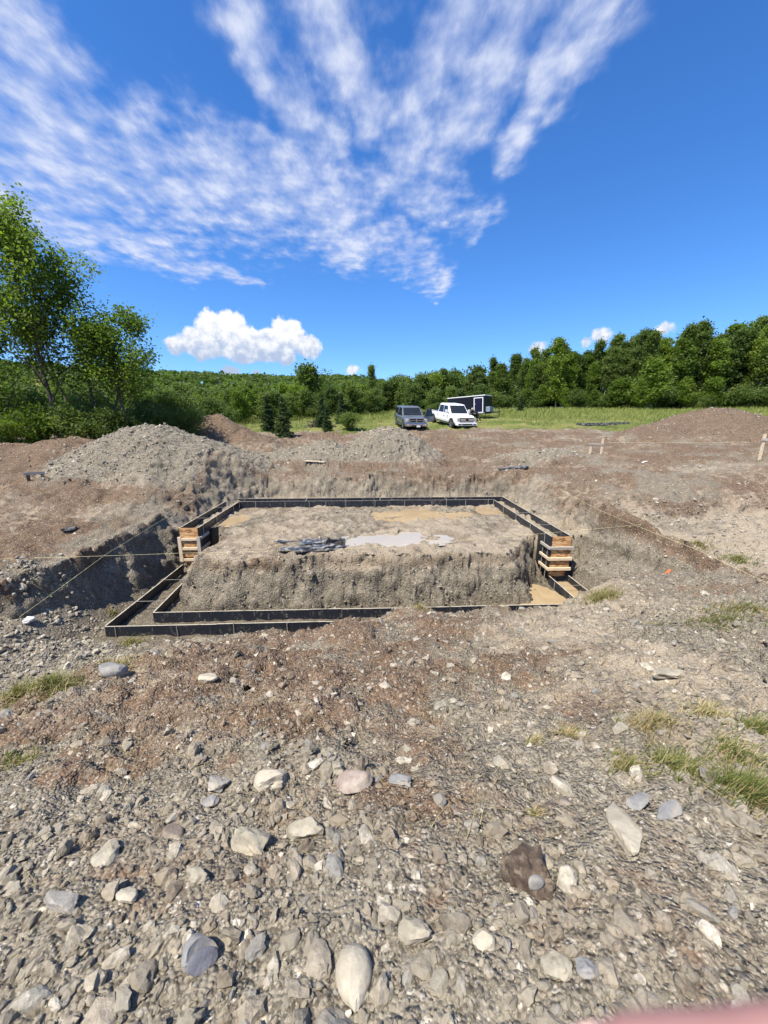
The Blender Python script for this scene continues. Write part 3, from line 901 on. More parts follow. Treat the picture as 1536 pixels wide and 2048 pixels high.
for (x, y, l, w, a, h, lab) in OFFCUTS:
    x, y, l, w = -1.42 + (x + 1.5) * 0.68, 9.98 + (y - 9.95) * 1.05, l * 0.68, w * 0.8
    z = max(gz(x, y), gz(x - l * .4, y), gz(x + l * .4, y)) + h
    k = random.uniform(0.6, 0.95)
    poly = [(-l / 2, -w / 2), (l / 2 * k, -w / 2 * 0.9), (l / 2, w * 0.1), (l / 2 * 0.92, w / 2), (-l / 2 * 0.9, w / 2 * 0.8)]
    mb = MB(); n = len(poly)
    mb.v = [(px_, py_, -0.016) for px_, py_ in poly] + [(px_, py_, 0.016) for px_, py_ in poly]
    mb.f = [tuple(reversed(range(n))), tuple(range(n, 2 * n))] + [(i, (i + 1) % n, n + (i + 1) % n, n + i) for i in range(n)]
    o = mb.build('form_offcut', M['offcut'])
    o.location = (x, y, z); o.rotation_euler = (R(random.uniform(-8, 14)), R(random.uniform(-6, 6)), R(a * 1.6))
    tag(o, lab, 'offcut', 'black form offcuts on the plateau')
for (x, y, l, rz, ry, lab) in [(-0.72, 10.25, 0.5, 8, 0, 'thick black block standing on edge at the pile'), (-0.98, 10.1, 0.36, 60, 50, 'black strip tilted upright at the back of the pile')]:
    o = MB().box(-l / 2, l / 2, -0.03, 0.03, -0.09, 0.09).build('form_offcut', M['offcut'], bevel=0.004)
    x, y = x * 0.68 - 0.4, y - 0.05
    o.location = (x, y, gz(x, y) + 0.15); o.rotation_euler = (0.2, R(ry), R(rz))
    tag(o, lab, 'offcut', 'black form offcuts on the plateau')


def plank(name, mat, x, y, l, w, th, rz, lab, cat, dz=0.03):
    zs = [gz(x + l * k * math.cos(R(rz)), y + l * k * math.sin(R(rz))) for k in (-.45, 0, .45)]
    o = MB().box(-l / 2, l / 2, -w / 2, w / 2, -th / 2, th / 2).build(name, mat, bevel=0.004)
    o.location = (x, y, max(zs) + dz); o.rotation_euler = (0, -math.atan2(zs[2] - zs[0], .9 * l), R(rz))
    tag(o, lab, cat)
    return o


plank('form_board', M['offcut'], 6.75, 17.55, 1.35, 0.26, 0.09, 2, 'blue black board lying at the back edge of the pit', 'board', 0.05)
plank('wooden_plank', M['pine'], -2.55, 18.9, 0.95, 0.12, 0.05, -2, 'short pale plank on the gravel behind the pit', 'plank')
plank('wooden_plank', M['pine'], 5.0, 19.0, 1.0, 0.12, 0.05, 3, 'pale plank lying right of the low gravel ridge', 'plank')
plank('drain_pipe', M['offcut'], 21.5, 35.2, 5.0, 0.22, 0.16, 3, 'long black pipe lying on the grass edge left of brown mound', 'pipe', 0.06)
plank('drain_pipe', M['offcut'], 20.8, 34.4, 3.0, 0.2, 0.14, -2, 'shorter black pipe in front of the long one at the grass edge', 'pipe', 0.06)
plank('black_offcut', M['offcut'], -8.1, 10.4, 0.32, 0.14, 0.07, 15, 'small black scrap on the bare ground left of the pit', 'offcut', 0.03)

# ------------------------------------------------------------------ batter boards and string lines
def batter(x, y, w, rz, hs, top, label, zfoot=None, mats=('pine', 'pine_grey')):
    z = gz(x, y)
    r = empty('batter_board', (x, y, z), R(rz))
    tag(r, label, 'batter board', 'batter boards holding the strings')
    for sx, h in zip((-1, 1), hs):
        px_ = sx * w / 2
        gg = gz(x + px_ * math.cos(R(rz)), y + px_ * math.sin(R(rz))) - z
        MB().hexa([(px_ - .008, -.008, gg - 0.25), (px_ + .008, -.008, gg - 0.25), (px_ + .008, .008, gg - 0.25), (px_ - .008, .008, gg - 0.25)] +
                  [(px_ - .054, -.021, gg - 0.05), (px_ + .054, -.021, gg - 0.05), (px_ + .054, .021, gg - 0.05), (px_ - .054, .021, gg - 0.05)]).box(px_ - .055, px_ + .055, -.022, .022, gg - 0.05, h).build('stake', M[mats[0]], r)
    MB().box(-w / 2 - 0.12, w / 2 + 0.08, -0.05, -0.026, top - 0.05, top + 0.05).build('crossbar', M[mats[1]], r)
    return r


batter(12.4, 20.6, 0.64, 2, (0.60, 0.86), 0.58, 'pale batter board with two stakes below the forest edge')
batter(17.05, 15.9, 0.42, -6, (1.02, 0.98), 0.78, 'tall pale batter board standing at the right edge of site')
M['dark_wood'] = mat_wood('dark_wood', (0.07, 0.055, 0.04), (0.13, 0.105, 0.08))
batter(-12.2, 14.6, 0.40, 38, (0.26, 0.24), 0.26, 'low batter board with dark stakes left of the gravel heap', mats=('dark_wood', 'pine_grey'))


def mat_string():
    return mat_simple('string_line', (0.62, 0.56, 0.30), 0.7, var=0.2)


M['string'] = mat_string()


def string(pts, lab, r=0.003):
    P = []
    for a, b in zip(pts[:-1], pts[1:]):
        a = Vector(a); b = Vector(b)
        for k in range(12):
            f = k / 12
            q = a.lerp(b, f); q.z -= 0.10 * f * (1 - f) * (b - a).length / 10
            P.append(q)
    P.append(Vector(pts[-1]))
    tag(MB().tube(P, r, 5).build('string_line', M['string']), lab, 'string', 'yellow string lines of the layout')


string([(-7.05, 7.35, -3.89), (-6.23, 8.90, -3.13), (-6.15, 14.60, -2.71), (-6.47, 17.30, -2.69)], 'string running up the left side of the pit from a stone')
string([(7.37, 17.00, -2.37), (6.48, 10.20, -2.49), (6.51, 6.90, -2.52), (6.31, 5.20, -2.54)], 'string running along the top of the right bank')
string([(-12.00, 14.40, -1.97), (-5.67, 17.20, -2.77), (8.23, 20.50, -2.32), (12.00, 20.60, -1.25)], 'string stretched level behind the pit between batter boards')
string([(-8.58, 8.20, -2.95), (-4.64, 9.20, -3.22), (-0.48, 9.60, -3.30)], 'string crossing in front of the left bulkhead')
string([(-0.48, 9.60, -3.30), (4.92, 9.80, -3.00), (7.48, 9.70, -2.75)], 'faint string crossing the plateau to the right bank')
string([(12.90, 20.60, -1.25), (17.00, 15.90, -0.95)], 'string between the two right hand batter boards')
# orange marker ribbon on the right bank
M['orange'] = mat_simple('orange_ribbon', (0.85, 0.13, 0.03), 0.6)
x, y = 7.15, 8.25
z = gz(x, y)
rb = MB()
pts = [(0, 0, 0.03), (0.06, -0.05, 0.07), (0.10, -0.03, 0.02), (0.17, -0.10, 0.05), (0.22, -0.12, 0.0)]
for a, b in zip(pts[:-1], pts[1:]):
    rb.quadslab([(x - a[0], y + a[1], z + a[2] + 0.04), (x - b[0], y + b[1], z + b[2] + 0.04), (x - b[0], y + b[1] - .03, z + b[2]), (x - a[0], y + a[1] - .03, z + a[2])], 0.004)
tag(rb.build('marker_ribbon', M['orange']), 'orange marker ribbon lying on the right bank of the pit', 'ribbon')

# ------------------------------------------------------------------ stones
def ico(sub):
    bm = bmesh.new(); bmesh.ops.create_icosphere(bm, subdivisions=sub, radius=1)
    v = np.array([q.co[:] for q in bm.verts]); f = np.array([[q.index for q in p.verts] for p in bm.faces]); bm.free()
    return v, f


ICO1, ICO2, ICO3, ICO4 = ico(1), ico(2), ico(3), ico(4)


def chunk(base, r, planes=9, soft=0.0, rough=0.05):
    """a stone: sphere directions clipped by random planes, so it has flat broken faces"""
    v, f = base
    n = r.normal(size=(planes, 3)); n /= np.linalg.norm(n, axis=1)[:, None]
    d = r.uniform(0.42, 0.95, planes)
    dot = v @ n.T
    lim = np.where(dot > 0.05, d / np.maximum(dot, 0.05), 9)
    rad = np.minimum(lim.min(1), 1.0)
    rad = rad * (1 - soft) + soft * 0.82
    w = r.normal(size=(4, 3)) * 2.2; ph = r.uniform(0, 6, 4)
    rad = rad + rough * np.sin(v @ w.T + ph).sum(1) * 0.5
    w2 = r.normal(size=(5, 3)) * 5.5; ph2 = r.uniform(0, 6, 5)
    rad = rad + rough * np.sin(v @ w2.T + ph2).sum(1) * 0.32
    return v * rad[:, None] * np.array([1, r.uniform(0.7, 1.0), r.uniform(0.75, 1.0)])


ROCK_M = {'cream': mat_rock('cream_stone', (0.34, 0.295, 0.22), (0.50, 0.445, 0.345), damt=0.45), 'slate': mat_rock('blue_grey_stone', (0.175, 0.17, 0.165), (0.30, 0.29, 0.27)),
          'pink': mat_rock('pink_grey_stone', (0.25, 0.185, 0.15), (0.40, 0.34, 0.285)), 'grey': mat_rock('grey_stone', (0.21, 0.195, 0.17), (0.38, 0.355, 0.31)),
          'mud': mat_rock('mud_crusted_stone', (0.235, 0.205, 0.15), (0.41, 0.37, 0.285), damt=0.5, bump=0.9), 'clod': mat_rock('topsoil_clod', (0.06, 0.042, 0.03), (0.125, 0.09, 0.064), damt=0.45, scale=14, bump=1.0),
          'brown': mat_rock('brown_grey_stone', (0.15, 0.115, 0.09), (0.27, 0.225, 0.18)), 'white': mat_rock('white_stone', (0.55, 0.54, 0.5), (0.78, 0.77, 0.73), damt=0.12)}
ROCKS = [
    (-0.056, 0.81, 0.054, 0.081, 0.039, 0, 'pear', 'cream', 'smooth cream pear shaped stone, point towards the viewer'),
    (-0.55, 0.884, 0.074, 0.055, 0.045, 28, 'split', 'slate', 'grey stone split open with a dark hollow face'),
    (-0.092, 1.686, 0.1, 0.077, 0.063, 0, 'round', 'pink', 'rounded pinkish grey boulder half way down the bank'),
    (-0.544, 1.722, 0.09, 0.075, 0.061, 15, 'ang', 'cream', 'large angular cream block left of the pinkish boulder'),
    (-0.875, 1.783, 0.075, 0.062, 0.05, 20, 'ang', 'grey', 'blocky mid grey stone resting above a flat pale one'),
    (-0.847, 1.652, 0.047, 0.042, 0.034, -10, 'round', 'slate', 'flat pale blue grey stone below the blocky grey one'),
    (-2.517, 3.422, 0.146, 0.159, 0.105, 10, 'slab', 'slate', 'dark blue grey slab leaning by grass near the form corner'),
    (-0.299, 1.398, 0.085, 0.058, 0.048, 5, 'ang', 'mud', 'big dusty grey boulder below the cream block'),
    (0.602, 1.073, 0.106, 0.092, 0.076, 15, 'clod', 'clod', 'big dark brown clod of earth with a stone stuck in it'),
    (1.128, 1.291, 0.066, 0.169, 0.047, 30, 'slab', 'cream', 'long narrow cream slab slanting down on the right'),
    (1.296, 1.434, 0.075, 0.047, 0.038, -20, 'slab', 'slate', 'blue grey slab right of the long cream slab'),
    (1.385, 1.359, 0.077, 0.045, 0.037, -28, 'slab', 'slate', 'smooth grey slab sunk in pale earth on the right'),
    (-0.524, 1.334, 0.099, 0.071, 0.059, 25, 'ang', 'mud', 'mud crusted pointed boulder right of the middle left'),
    (-1.153, 1.104, 0.079, 0.054, 0.045, 18, 'slab', 'grey', 'wide flat grey stone at the lower left'),
    (-0.93, 1.117, 0.052, 0.036, 0.03, 10, 'round', 'cream', 'egg shaped pale stone beside the wide flat one'),
    (-0.681, 1.17, 0.062, 0.04, 0.033, 20, 'round', 'mud', 'rounded tan stone with pale crust, lower left of centre'),
    (-0.916, 1.431, 0.058, 0.043, 0.035, 20, 'slab', 'brown', 'brown grey tilted slab at left of the foreground'),
    (0.149, 0.908, 0.054, 0.047, 0.039, 0, 'ang', 'mud', 'crusted pale lump with grey patches below centre'),
    (0.358, 0.874, 0.039, 0.048, 0.028, 5, 'ang', 'cream', 'upright pale stone beside a thin dark sliver'),
    (0.558, 0.784, 0.045, 0.046, 0.033, 0, 'round', 'mud', 'round pale grey stone left of the blue grey one at the bottom'),
    (0.649, 0.778, 0.042, 0.035, 0.029, 8, 'ang', 'slate', 'square blue grey stone near the bottom right'),
    (0.187, 0.774, 0.044, 0.036, 0.03, -35, 'slab', 'mud', 'long dull stone slanting at the bottom centre'),
    (-1.138, 1.328, 0.05, 0.086, 0.036, 10, 'ang', 'mud', 'tall pale stone leaning at the left of the foreground'),
    (0.174, 1.666, 0.073, 0.046, 0.037, 15, 'ang', 'slate', 'grey wedge stone right of the pinkish boulder'),
    (0.973, 1.51, 0.045, 0.053, 0.032, 25, 'slab', 'brown', 'brown grey stone casting a dark hole of shade'),
    (-1.503, 3.186, 0.097, 0.07, 0.05, 25, 'slab', 'cream', 'pale wedge shaped slab on brown soil near the form'),
    (2.563, 2.771, 0.15, 0.081, 0.059, 0, 'ang', 'mud', 'pale tan boulder among rubble at the right'),
    (12.751, 17.262, 0.127, 0.165, 0.083, 0, 'round', 'white', 'lone white rock on the brown ground far right'),
    (-6.919, 7.379, 0.153, 0.149, 0.095, 10, 'ang', 'white', 'bright white rock in the rubble left of the form'),
]
for i, (x, y, a, b, c, rot, shp, mt, lab) in enumerate(ROCKS):
    r = np.random.default_rng(300 + i)
    V, F = ICO4
    dims = np.array([a, b, c]) * 1.08
    if shp == 'pear':
        v = V.copy(); tt = (v[:, 1] + 1) / 2
        k = 0.16 + 0.90 * np.sin(np.clip(tt, 0, 1) ** 0.62 * math.pi * 0.60)
        v[:, 0] *= k; v[:, 2] *= k
        v += 0.03 * np.sin(V @ r.normal(size=(3, 3)) * 3)
        dims[2] *= 1.2
    elif shp == 'round':
        v = chunk(ICO4, r, 9, 0.3, 0.055)
    elif shp == 'split':
        v = chunk(ICO4, r, 8, 0.3, 0.03)
        nn = np.array([0.75, -0.35, 0.55]); nn /= np.linalg.norm(nn)
        over = v @ nn - 0.28
        v = v - np.clip(over, 0, None)[:, None] * nn * 1.35
    elif shp == 'slab':
        v = chunk(ICO4, r, 11, 0.08, 0.025); v[:, 2] = np.clip(v[:, 2], -0.6, 0.52)
    elif shp == 'clod':
        v = chunk(ICO4, r, 8, 0.4, 0.13)
        v = v * (1 + 0.26 * (fbm(V[:, 0] * 2 + V[:, 2] * 1.3, V[:, 1] * 2 - V[:, 2], 2.2, 5, 3))[:, None])
    else:
        v = chunk(ICO4, r, 11, 0.06, 0.07)
    v = v * (1 + 0.05 * fbm(V[:, 0] * 3 + V[:, 2] * 2, V[:, 1] * 3 - V[:, 2] * 2, 2.2, 3, 8 + i))[:, None]
    o = mesh_np('rock', v * dims, F, ROCK_M[mt], smooth=True)
    o.data.set_sharp_from_angle(angle=R(24))
    o.location = (x, y, gz(x, y) + c * (0.30 if shp != 'slab' else 0.25))
    o.rotation_euler = (R(-16), R(random.uniform(-8, 8)), R(-rot))
    tag(o, lab, 'rock' if shp != 'clod' else 'clod', 'rocks lying on the site' if shp != 'clod' else None)
    if shp == 'clod':
        o.scale = (0.95, 0.95, 1.45); o.rotation_euler = (R(-10), 0, R(-15))
        o.name = 'earth_clod'
        s_ = mesh_np('stone', chunk(ICO3, r, 9, 0.2, 0.03) * np.array([0.038, 0.03, 0.026]), ICO3[1], ROCK_M['grey'], o, True)
        s_.location = (0.012, -0.062, 0.022); s_.rotation_euler = (0.6, 0.2, 0.5)
    if shp == 'split':
        vv = [(0.0, 0.0, 0.0)]
        s_ = mesh_np('broken_face', np.c_[V[:, 0] * 0.046, V[:, 1] * 0.030, V[:, 2] * 0.006], F, mat_rock('fresh_break', (0.11, 0.11, 0.125), (0.19, 0.19, 0.205), damt=0.05), o, True)
        nv = Vector((0.75 * dims[0], -0.35 * dims[1], 0.55 * dims[2]))
        q = Vector((0.75 / dims[0], -0.35 / dims[1], 0.55 / dims[2])).normalized()
        s_.location = Vector((0.75 * dims[0] * 0.27, -0.35 * dims[1] * 0.27, 0.55 * dims[2] * 0.27)) * 1.0 + q * 0.004
        s_.rotation_euler = q.to_track_quat('Z', 'Y').to_euler()

STONE_COLS = np.array([(0.42, 0.375, 0.30), (0.52, 0.47, 0.38), (0.30, 0.275, 0.225), (0.22, 0.21, 0.19), (0.34, 0.29, 0.22), (0.54, 0.49, 0.405), (0.28, 0.26, 0.225), (0.37, 0.33, 0.26)])


def stone_color(n, r, brown=None, clod=0.45):
    c = STONE_COLS[r.integers(0, len(STONE_COLS), n)] * r.uniform(0.8, 1.12, (n, 1))
    k = r.random(n) < clod
    till = np.array(TILL) * 1.12; br = np.array(BROWN) * 0.95
    soil = till if brown is None else till * (1 - brown[:, None]) + br * brown[:, None]
    c = np.where(k[:, None], soil * r.uniform(0.6, 1.2, (n, 1)), c)
    return c


def frustum_xy(n, r, ymin, ymax, power=1.5, margin=1.12):
    """random ground points in front of the viewpoint, denser close by"""
    u = r.random(n)
    p = 2 - power
    y = (ymin ** p + u * (ymax ** p - ymin ** p)) ** (1 / p)
    hw = (y * 0.98 + 0.45) * margin
    return r.uniform(-1, 1, n) * hw + 0.043 * y, y


def rotmats(n, r, tilt=0.5):
    a = r.uniform(0, 2 * math.pi, n); b = r.normal(0, tilt, n); c = r.normal(0, tilt, n)
    ca, sa, cb_, sb, cc, sc_ = np.cos(a), np.sin(a), np.cos(b), np.sin(b), np.cos(c), np.sin(c)
    Rz = np.zeros((n, 3, 3)); Rz[:, 0, 0] = ca; Rz[:, 0, 1] = -sa; Rz[:, 1, 0] = sa; Rz[:, 1, 1] = ca; Rz[:, 2, 2] = 1
    Rx = np.zeros((n, 3, 3)); Rx[:, 0, 0] = 1; Rx[:, 1, 1] = cb_; Rx[:, 1, 2] = -sb; Rx[:, 2, 1] = sb; Rx[:, 2, 2] = cb_
    Ry = np.zeros((n, 3, 3)); Ry[:, 0, 0] = cc; Ry[:, 0, 2] = sc_; Ry[:, 1, 1] = 1; Ry[:, 2, 0] = -sc_; Ry[:, 2, 2] = cc
    return Rz @ Rx @ Ry


def scatter(name, x, y, size, col, base, protos, r, parent, flat=(0.45, 0.85), sink=0.25, label=None, rough=0.08, soft=0.08):
    """thousands of pebbles joined into one mesh"""
    n = len(x)
    z = gza(x, y)
    P = np.stack([chunk(base, r, 8, soft, rough) for _ in range(protos)])
    v = P[r.integers(0, protos, n)]
    k = np.stack([np.ones(n), r.uniform(0.55, 0.95, n), r.uniform(*flat, n)], 1) * size[:, None] / 2
    v = (v * k[:, None, :]) @ np.transpose(rotmats(n, r), (0, 2, 1))
    v = v + np.stack([x, y, z + size * (0.5 * 0.6 - sink)], 1)[:, None, :]
    nv = base[0].shape[0]
    f = base[1][None] + (np.arange(n) * nv)[:, None, None]
    cc = np.repeat(np.c_[col, np.ones(n)], nv, 0)
    o = mesh_np(name, v.reshape(-1, 3), f.reshape(-1, 3), M['stone'], parent, False, attrs={'col': ('FLOAT_COLOR', cc)})
    o['kind'] = 'stuff'
    if label: o['label'] = label
    return o


def clear_of_forms(x, y):
    """leave the form boards, the footing strip and the water free"""
    a = (np.abs(np.abs(x) - 5.42) < 0.36) & (y > 7.5) & (y < 16)
    b = (np.abs(x) < 5.8) & (((y > 7.62) & (y < 8.4)) | ((y > 15.1) & (y < 15.9)))
    c = np.zeros_like(a)
    for (px_, py_, aa, bb) in PUDDLES:
        c |= ((x - px_) / aa) ** 2 + ((y - py_) / bb) ** 2 < 1.0
    return ~(a | b | c)


def fg_size(n, r, lo, hi, k=1.9):
    u = r.random(n)
    return (lo ** (-k) + u * (hi ** (-k) - lo ** (-k))) ** (-1 / k)


r = np.random.default_rng(11)
# close gravel and clods on the bank
x, y = frustum_xy(36000, r, 0.42, 4.6, 1.55)
_, br, pa, gv, gr, we = terrain(x, y)
keep = (r.random(len(x)) < (1.0 - 0.55 * br) * np.clip(0.35 + 1.5 * (fbm(x, y, 1.1, 3, 202) + 0.42), 0.2, 1))
x, y, br = x[keep], y[keep], br[keep]
s = fg_size(len(x), r, 0.007, 0.06) * (0.65 + 0.35 * np.sqrt(y / 1.2))
scatter('gravel', x, y, s, stone_color(len(x), r, br, 0.72), ICO1, 14, r, ground, label='fine gravel and crumbs of earth in the foreground')
x, y = frustum_xy(8200, r, 0.45, 6.8, 1.5)
_, br, pa, gv, gr, we = terrain(x, y)
keep = (r.random(len(x)) < (1.0 - 0.6 * br) * np.clip(0.5 + 1.5 * fbm(x, y, 0.9, 3, 203) + 0.25 * ss(2.2, 1.2, y), 0.12, 1))
for (rx_, ry_, a, b, *_k) in ROCKS:
    keep &= np.hypot(x - rx_, y - ry_) > 1.15 * max(a, b)
x, y, br = x[keep], y[keep], br[keep]
s = fg_size(len(x), r, 0.028, 0.13, 1.8) * (0.7 + 0.3 * np.sqrt(y / 1.5))
scatter('clods', x, y, s, stone_color(len(x), r, br, 0.86), ICO2, 20, r, ground, rough=0.2, soft=0.4, sink=0.3, label='pebbles and lumps of earth on the near bank')
# middle distance: bank foot, pit walls, bare ground
x, y = frustum_xy(24000, r, 4.2, 34, 1.25)
_, br, pa, gv, gr, we = terrain(x, y)
keep = (gr < 0.3) & clear_of_forms(x, y) & (r.random(len(x)) < np.clip(0.35 + 0.75 * gv + 0.9 * fbm(x, y, 0.5, 3, 204), 0.1, 1))
x, y, br = x[keep], y[keep], br[keep]
s = fg_size(len(x), r, 0.022, 0.16, 1.7) * (0.75 + y / 28)
scatter('rubble', x, y, s, stone_color(len(x), r, br, 0.38), ICO1, 14, r, ground, label='small stones strewn over the bare ground and pit walls')
n = 5200
x = np.concatenate([r.uniform(-5, 4.6, n // 2), r.uniform(5.9, 7.6, n // 4), r.uniform(-5.5, 7, n // 4)])
y = np.concatenate([r.uniform(8.5, 9.6, n // 2), r.uniform(7.5, 16, n // 4), r.uniform(15.9, 17.2, n // 4)])
keep = clear_of_forms(x, y)
x, y = x[keep], y[keep]
s = fg_size(len(x), r, 0.025, 0.13, 2.0)
scatter('wall_stones', x, y, s, stone_color(len(x), r, terrain(x, y)[1], 0.55), ICO1, 14, r, ground, sink=0.3, label='stones and crumbs stuck in the dug walls of the pit')
# gravel heaps, rubble terrace and the rubble left of the form
xs, ys = [], []
for (hx, hy, rx, ry, h, k) in HEAPS:
    n = int((2600 if k == 'gravel' else 420) * rx * ry / 9)
    a = r.uniform(0, 2 * math.pi, n); q = np.sqrt(r.random(n)) * 1.08
    xs.append(hx + rx * q * np.cos(a)); ys.append(hy + ry * q * np.sin(a))
xs.append(r.uniform(7.6, 13.5, 2200)); ys.append(r.uniform(6.6, 11.4, 2200))
x = np.concatenate(xs); y = np.concatenate(ys)
br = terrain(x, y)[1]
s = fg_size(len(x), r, 0.05, 0.26, 2.2)
scatter('heap_stones', x, y, s, stone_color(len(x), r, br, 0.25) * np.array([0.95, 0.96, 0.97]), ICO1, 14, r, ground, flat=(0.3, 0.7), label='broken stone covering the gravel heaps and the rubble terrace')
n = 1500
x = r.uniform(-8.3, -4.6, n); y = 5.0 + r.random(n) * 3.4 + 0.0 * x
keep = clear_of_forms(x, y) & (x < -3.6 - 0.2 * (y - 5))
x, y = x[keep], y[keep]
s = fg_size(len(x), r, 0.05, 0.22, 1.8)
scatter('trench_rubble', x, y, s, stone_color(len(x), r, None, 0.3), ICO2, 12, r, ground, label='heap of loose stones outside the left corner of the form')

# the stones that show largest, each one its own piece of the ground
protos = []
for k in range(12):
    rr = np.random.default_rng(900 + k)
    for ci in range(2):
        v = chunk(ICO2, rr, 9, 0.06, 0.09)
        col = np.tile(np.r_[STONE_COLS[(k * 2 + ci) % len(STONE_COLS)] * rr.uniform(0.85, 1.1), 1], (len(v), 1))
        o = mesh_np('stone', v, ICO2[1], M['stone'], ground, k % 3 == 0, attrs={'col': ('FLOAT_COLOR', col)})
        if k % 3 == 0:
            o.data.set_sharp_from_angle(angle=R(30))
        protos.append(o)
x, y = frustum_xy(900, r, 0.6, 6.5, 1.35, 1.0)
ok = np.ones(len(x), bool)
for (rx_, ry_, a, b, *_k) in ROCKS:
    ok &= np.hypot(x - rx_, y - ry_) > 1.25 * max(a, b)
ok &= clear_of_forms(x, y) & (r.random(len(x)) < 1.0 - 0.45 * terrain(x, y)[1])
x, y = x[ok][:296], y[ok][:296]
z = gza(x, y)
s = fg_size(len(x), r, 0.06, 0.17, 1.6) * (0.72 + 0.24 * np.sqrt(y))
for i in range(len(x)):
    o = protos[i] if i < len(protos) else protos[int(r.integers(len(protos)))].copy()
    if i >= len(protos):
        C.objects.link(o); o.parent = ground
    o.location = (x[i], y[i], z[i] + s[i] * 0.02)
    o.scale = Vector((1, r.uniform(0.6, 0.95), r.uniform(0.4, 0.75))) * float(s[i] / 2)
    o.rotation_euler = (r.normal(0, 0.35), r.normal(0, 0.35), r.uniform(0, 6.28))
for o in protos[len(x):]:
    bpy.data.objects.remove(o)

# ------------------------------------------------------------------ grass
M['grass'] = mat_leaf('green_grass', (0.07, 0.095, 0.02), (0.12, 0.155, 0.03), (0.24, 0.235, 0.075), 0.3)
M['straw'] = mat_leaf('dry_grass', (0.20, 0.145, 0.07), (0.34, 0.27, 0.13), (0.50, 0.42, 0.24), 0.25)
M['field_grass'] = mat_leaf('field_grass', (0.13, 0.165, 0.035), (0.21, 0.245, 0.06), (0.36, 0.345, 0.125), 0.3)


def blades(name, x, y, z, h, w, mat, r, parent=None, lean=0.5, wind=(0.25, 0.0), segs=2):
    """curved tapering grass blades"""
    n = len(x)
    a = r.uniform(0, 2 * math.pi, n); ln = np.abs(r.normal(0, lean, n))
    dx = np.cos(a) * ln + wind[0]; dy = np.sin(a) * ln + wind[1]
    t = np.linspace(0, 1, segs + 1)
    px_, py_ = -np.sin(a), np.cos(a)
    vs = []
    for k in t:
        wd = w * (1 - k) * 0.5 + 0.0004
        cx = x + dx * h * k * k; cy = y + dy * h * k * k; cz = z + h * k * np.clip(1 - 0.28 * ln * k, 0.3, 1)
        vs += [np.stack([cx - px_ * wd, cy - py_ * wd, cz], 1), np.stack([cx + px_ * wd, cy + py_ * wd, cz], 1)]
    V = np.stack(vs, 1); m = V.shape[1]
    q = np.array([[2 * i, 2 * i + 1, 2 * i + 3, 2 * i + 2] for i in range(segs)])
    F = q[None] + (np.arange(n) * m)[:, None, None]
    return mesh_np(name, V.reshape(-1, 3), F.reshape(-1, 4), mat, parent, False, attrs={'rnd': ('FLOAT', np.repeat(r.random(n), m))})


r = np.random.default_rng(21)
TUFTS = [(-4.95, 7.35, 0.30, 0.30, 500, 'mix', 'grass tuft growing at the front left corner of the lower form'), (4.35, 6.5, 0.40, 0.34, 800, 'mix', 'big grass tuft on the bank hiding the right lower form'),
         (-2.62, 3.62, 0.22, 0.2, 300, 'dry', 'dry grass tuft behind the dark blue grey slab'), (-2.78, 3.08, 0.26, 0.22, 450, 'green', 'green grass tuft on the ledge at the left edge'), (-3.2, 3.15, 0.3, 0.2, 400, 'mix', 'patchy grass left of the green tuft on the left ledge'),
         (1.82, 2.05, 0.20, 0.16, 700, 'dry', 'round straw coloured grass clump right of centre'), (1.32, 2.1, 0.14, 0.13, 260, 'dry', 'thin straw clump left of the round straw clump'),
         (1.90, 1.50, 0.22, 0.20, 800, 'green', 'lush green grass clump at the right edge of the foreground'), (1.72, 1.72, 0.15, 0.16, 420, 'green', 'small green grass clump above the lush one'),
         (2.1, 1.75, 0.2, 0.16, 420, 'mix', 'mixed grass at the right border above the lush clump'), (0.78, 1.42, 0.055, 0.07, 120, 'dry', 'tiny dry tuft above the dark earth clod'),
         (1.07, 2.05, 0.07, 0.09, 130, 'dry', 'small dry tuft right of the image centre'), (0.95, 6.7, 0.26, 0.2, 320, 'dry', 'dry grass crowning the lump in front of the form'),
         (2.35, 2.2, 0.2, 0.14, 300, 'dry', 'dry grass patch right of the round straw clump'), (1.45, 1.72, 0.14, 0.13, 320, 'mix', 'half dry grass clump below the round straw clump'), (2.45, 1.95, 0.2, 0.18, 300, 'green', 'green grass at the far right beside dry patch'),
         (4.5, 4.3, 0.6, 0.16, 600, 'green', 'low green grass patch on the right bank'), (5.3, 4.8, 0.7, 0.18, 700, 'mix', 'wide patchy grass at the right border below the rubble terrace'), (3.9, 4.6, 0.4, 0.14, 350, 'mix', 'thin grass on the bank behind the big right tuft'),
         (8.3, 8.9, 0.55, 0.22, 420, 'mix', 'grass growing along the edge of the rubble terrace'), (8.5, 8.0, 0.6, 0.24, 500, 'green', 'green grass on the near end of the rubble terrace'),
         (-2.3, 2.15, 0.25, 0.12, 260, 'mix', 'faint grass among stones at the left border'), (-6.15, 8.7, 0.16, 0.2, 120, 'mix', 'weed sprig on the left pit edge under the string')]
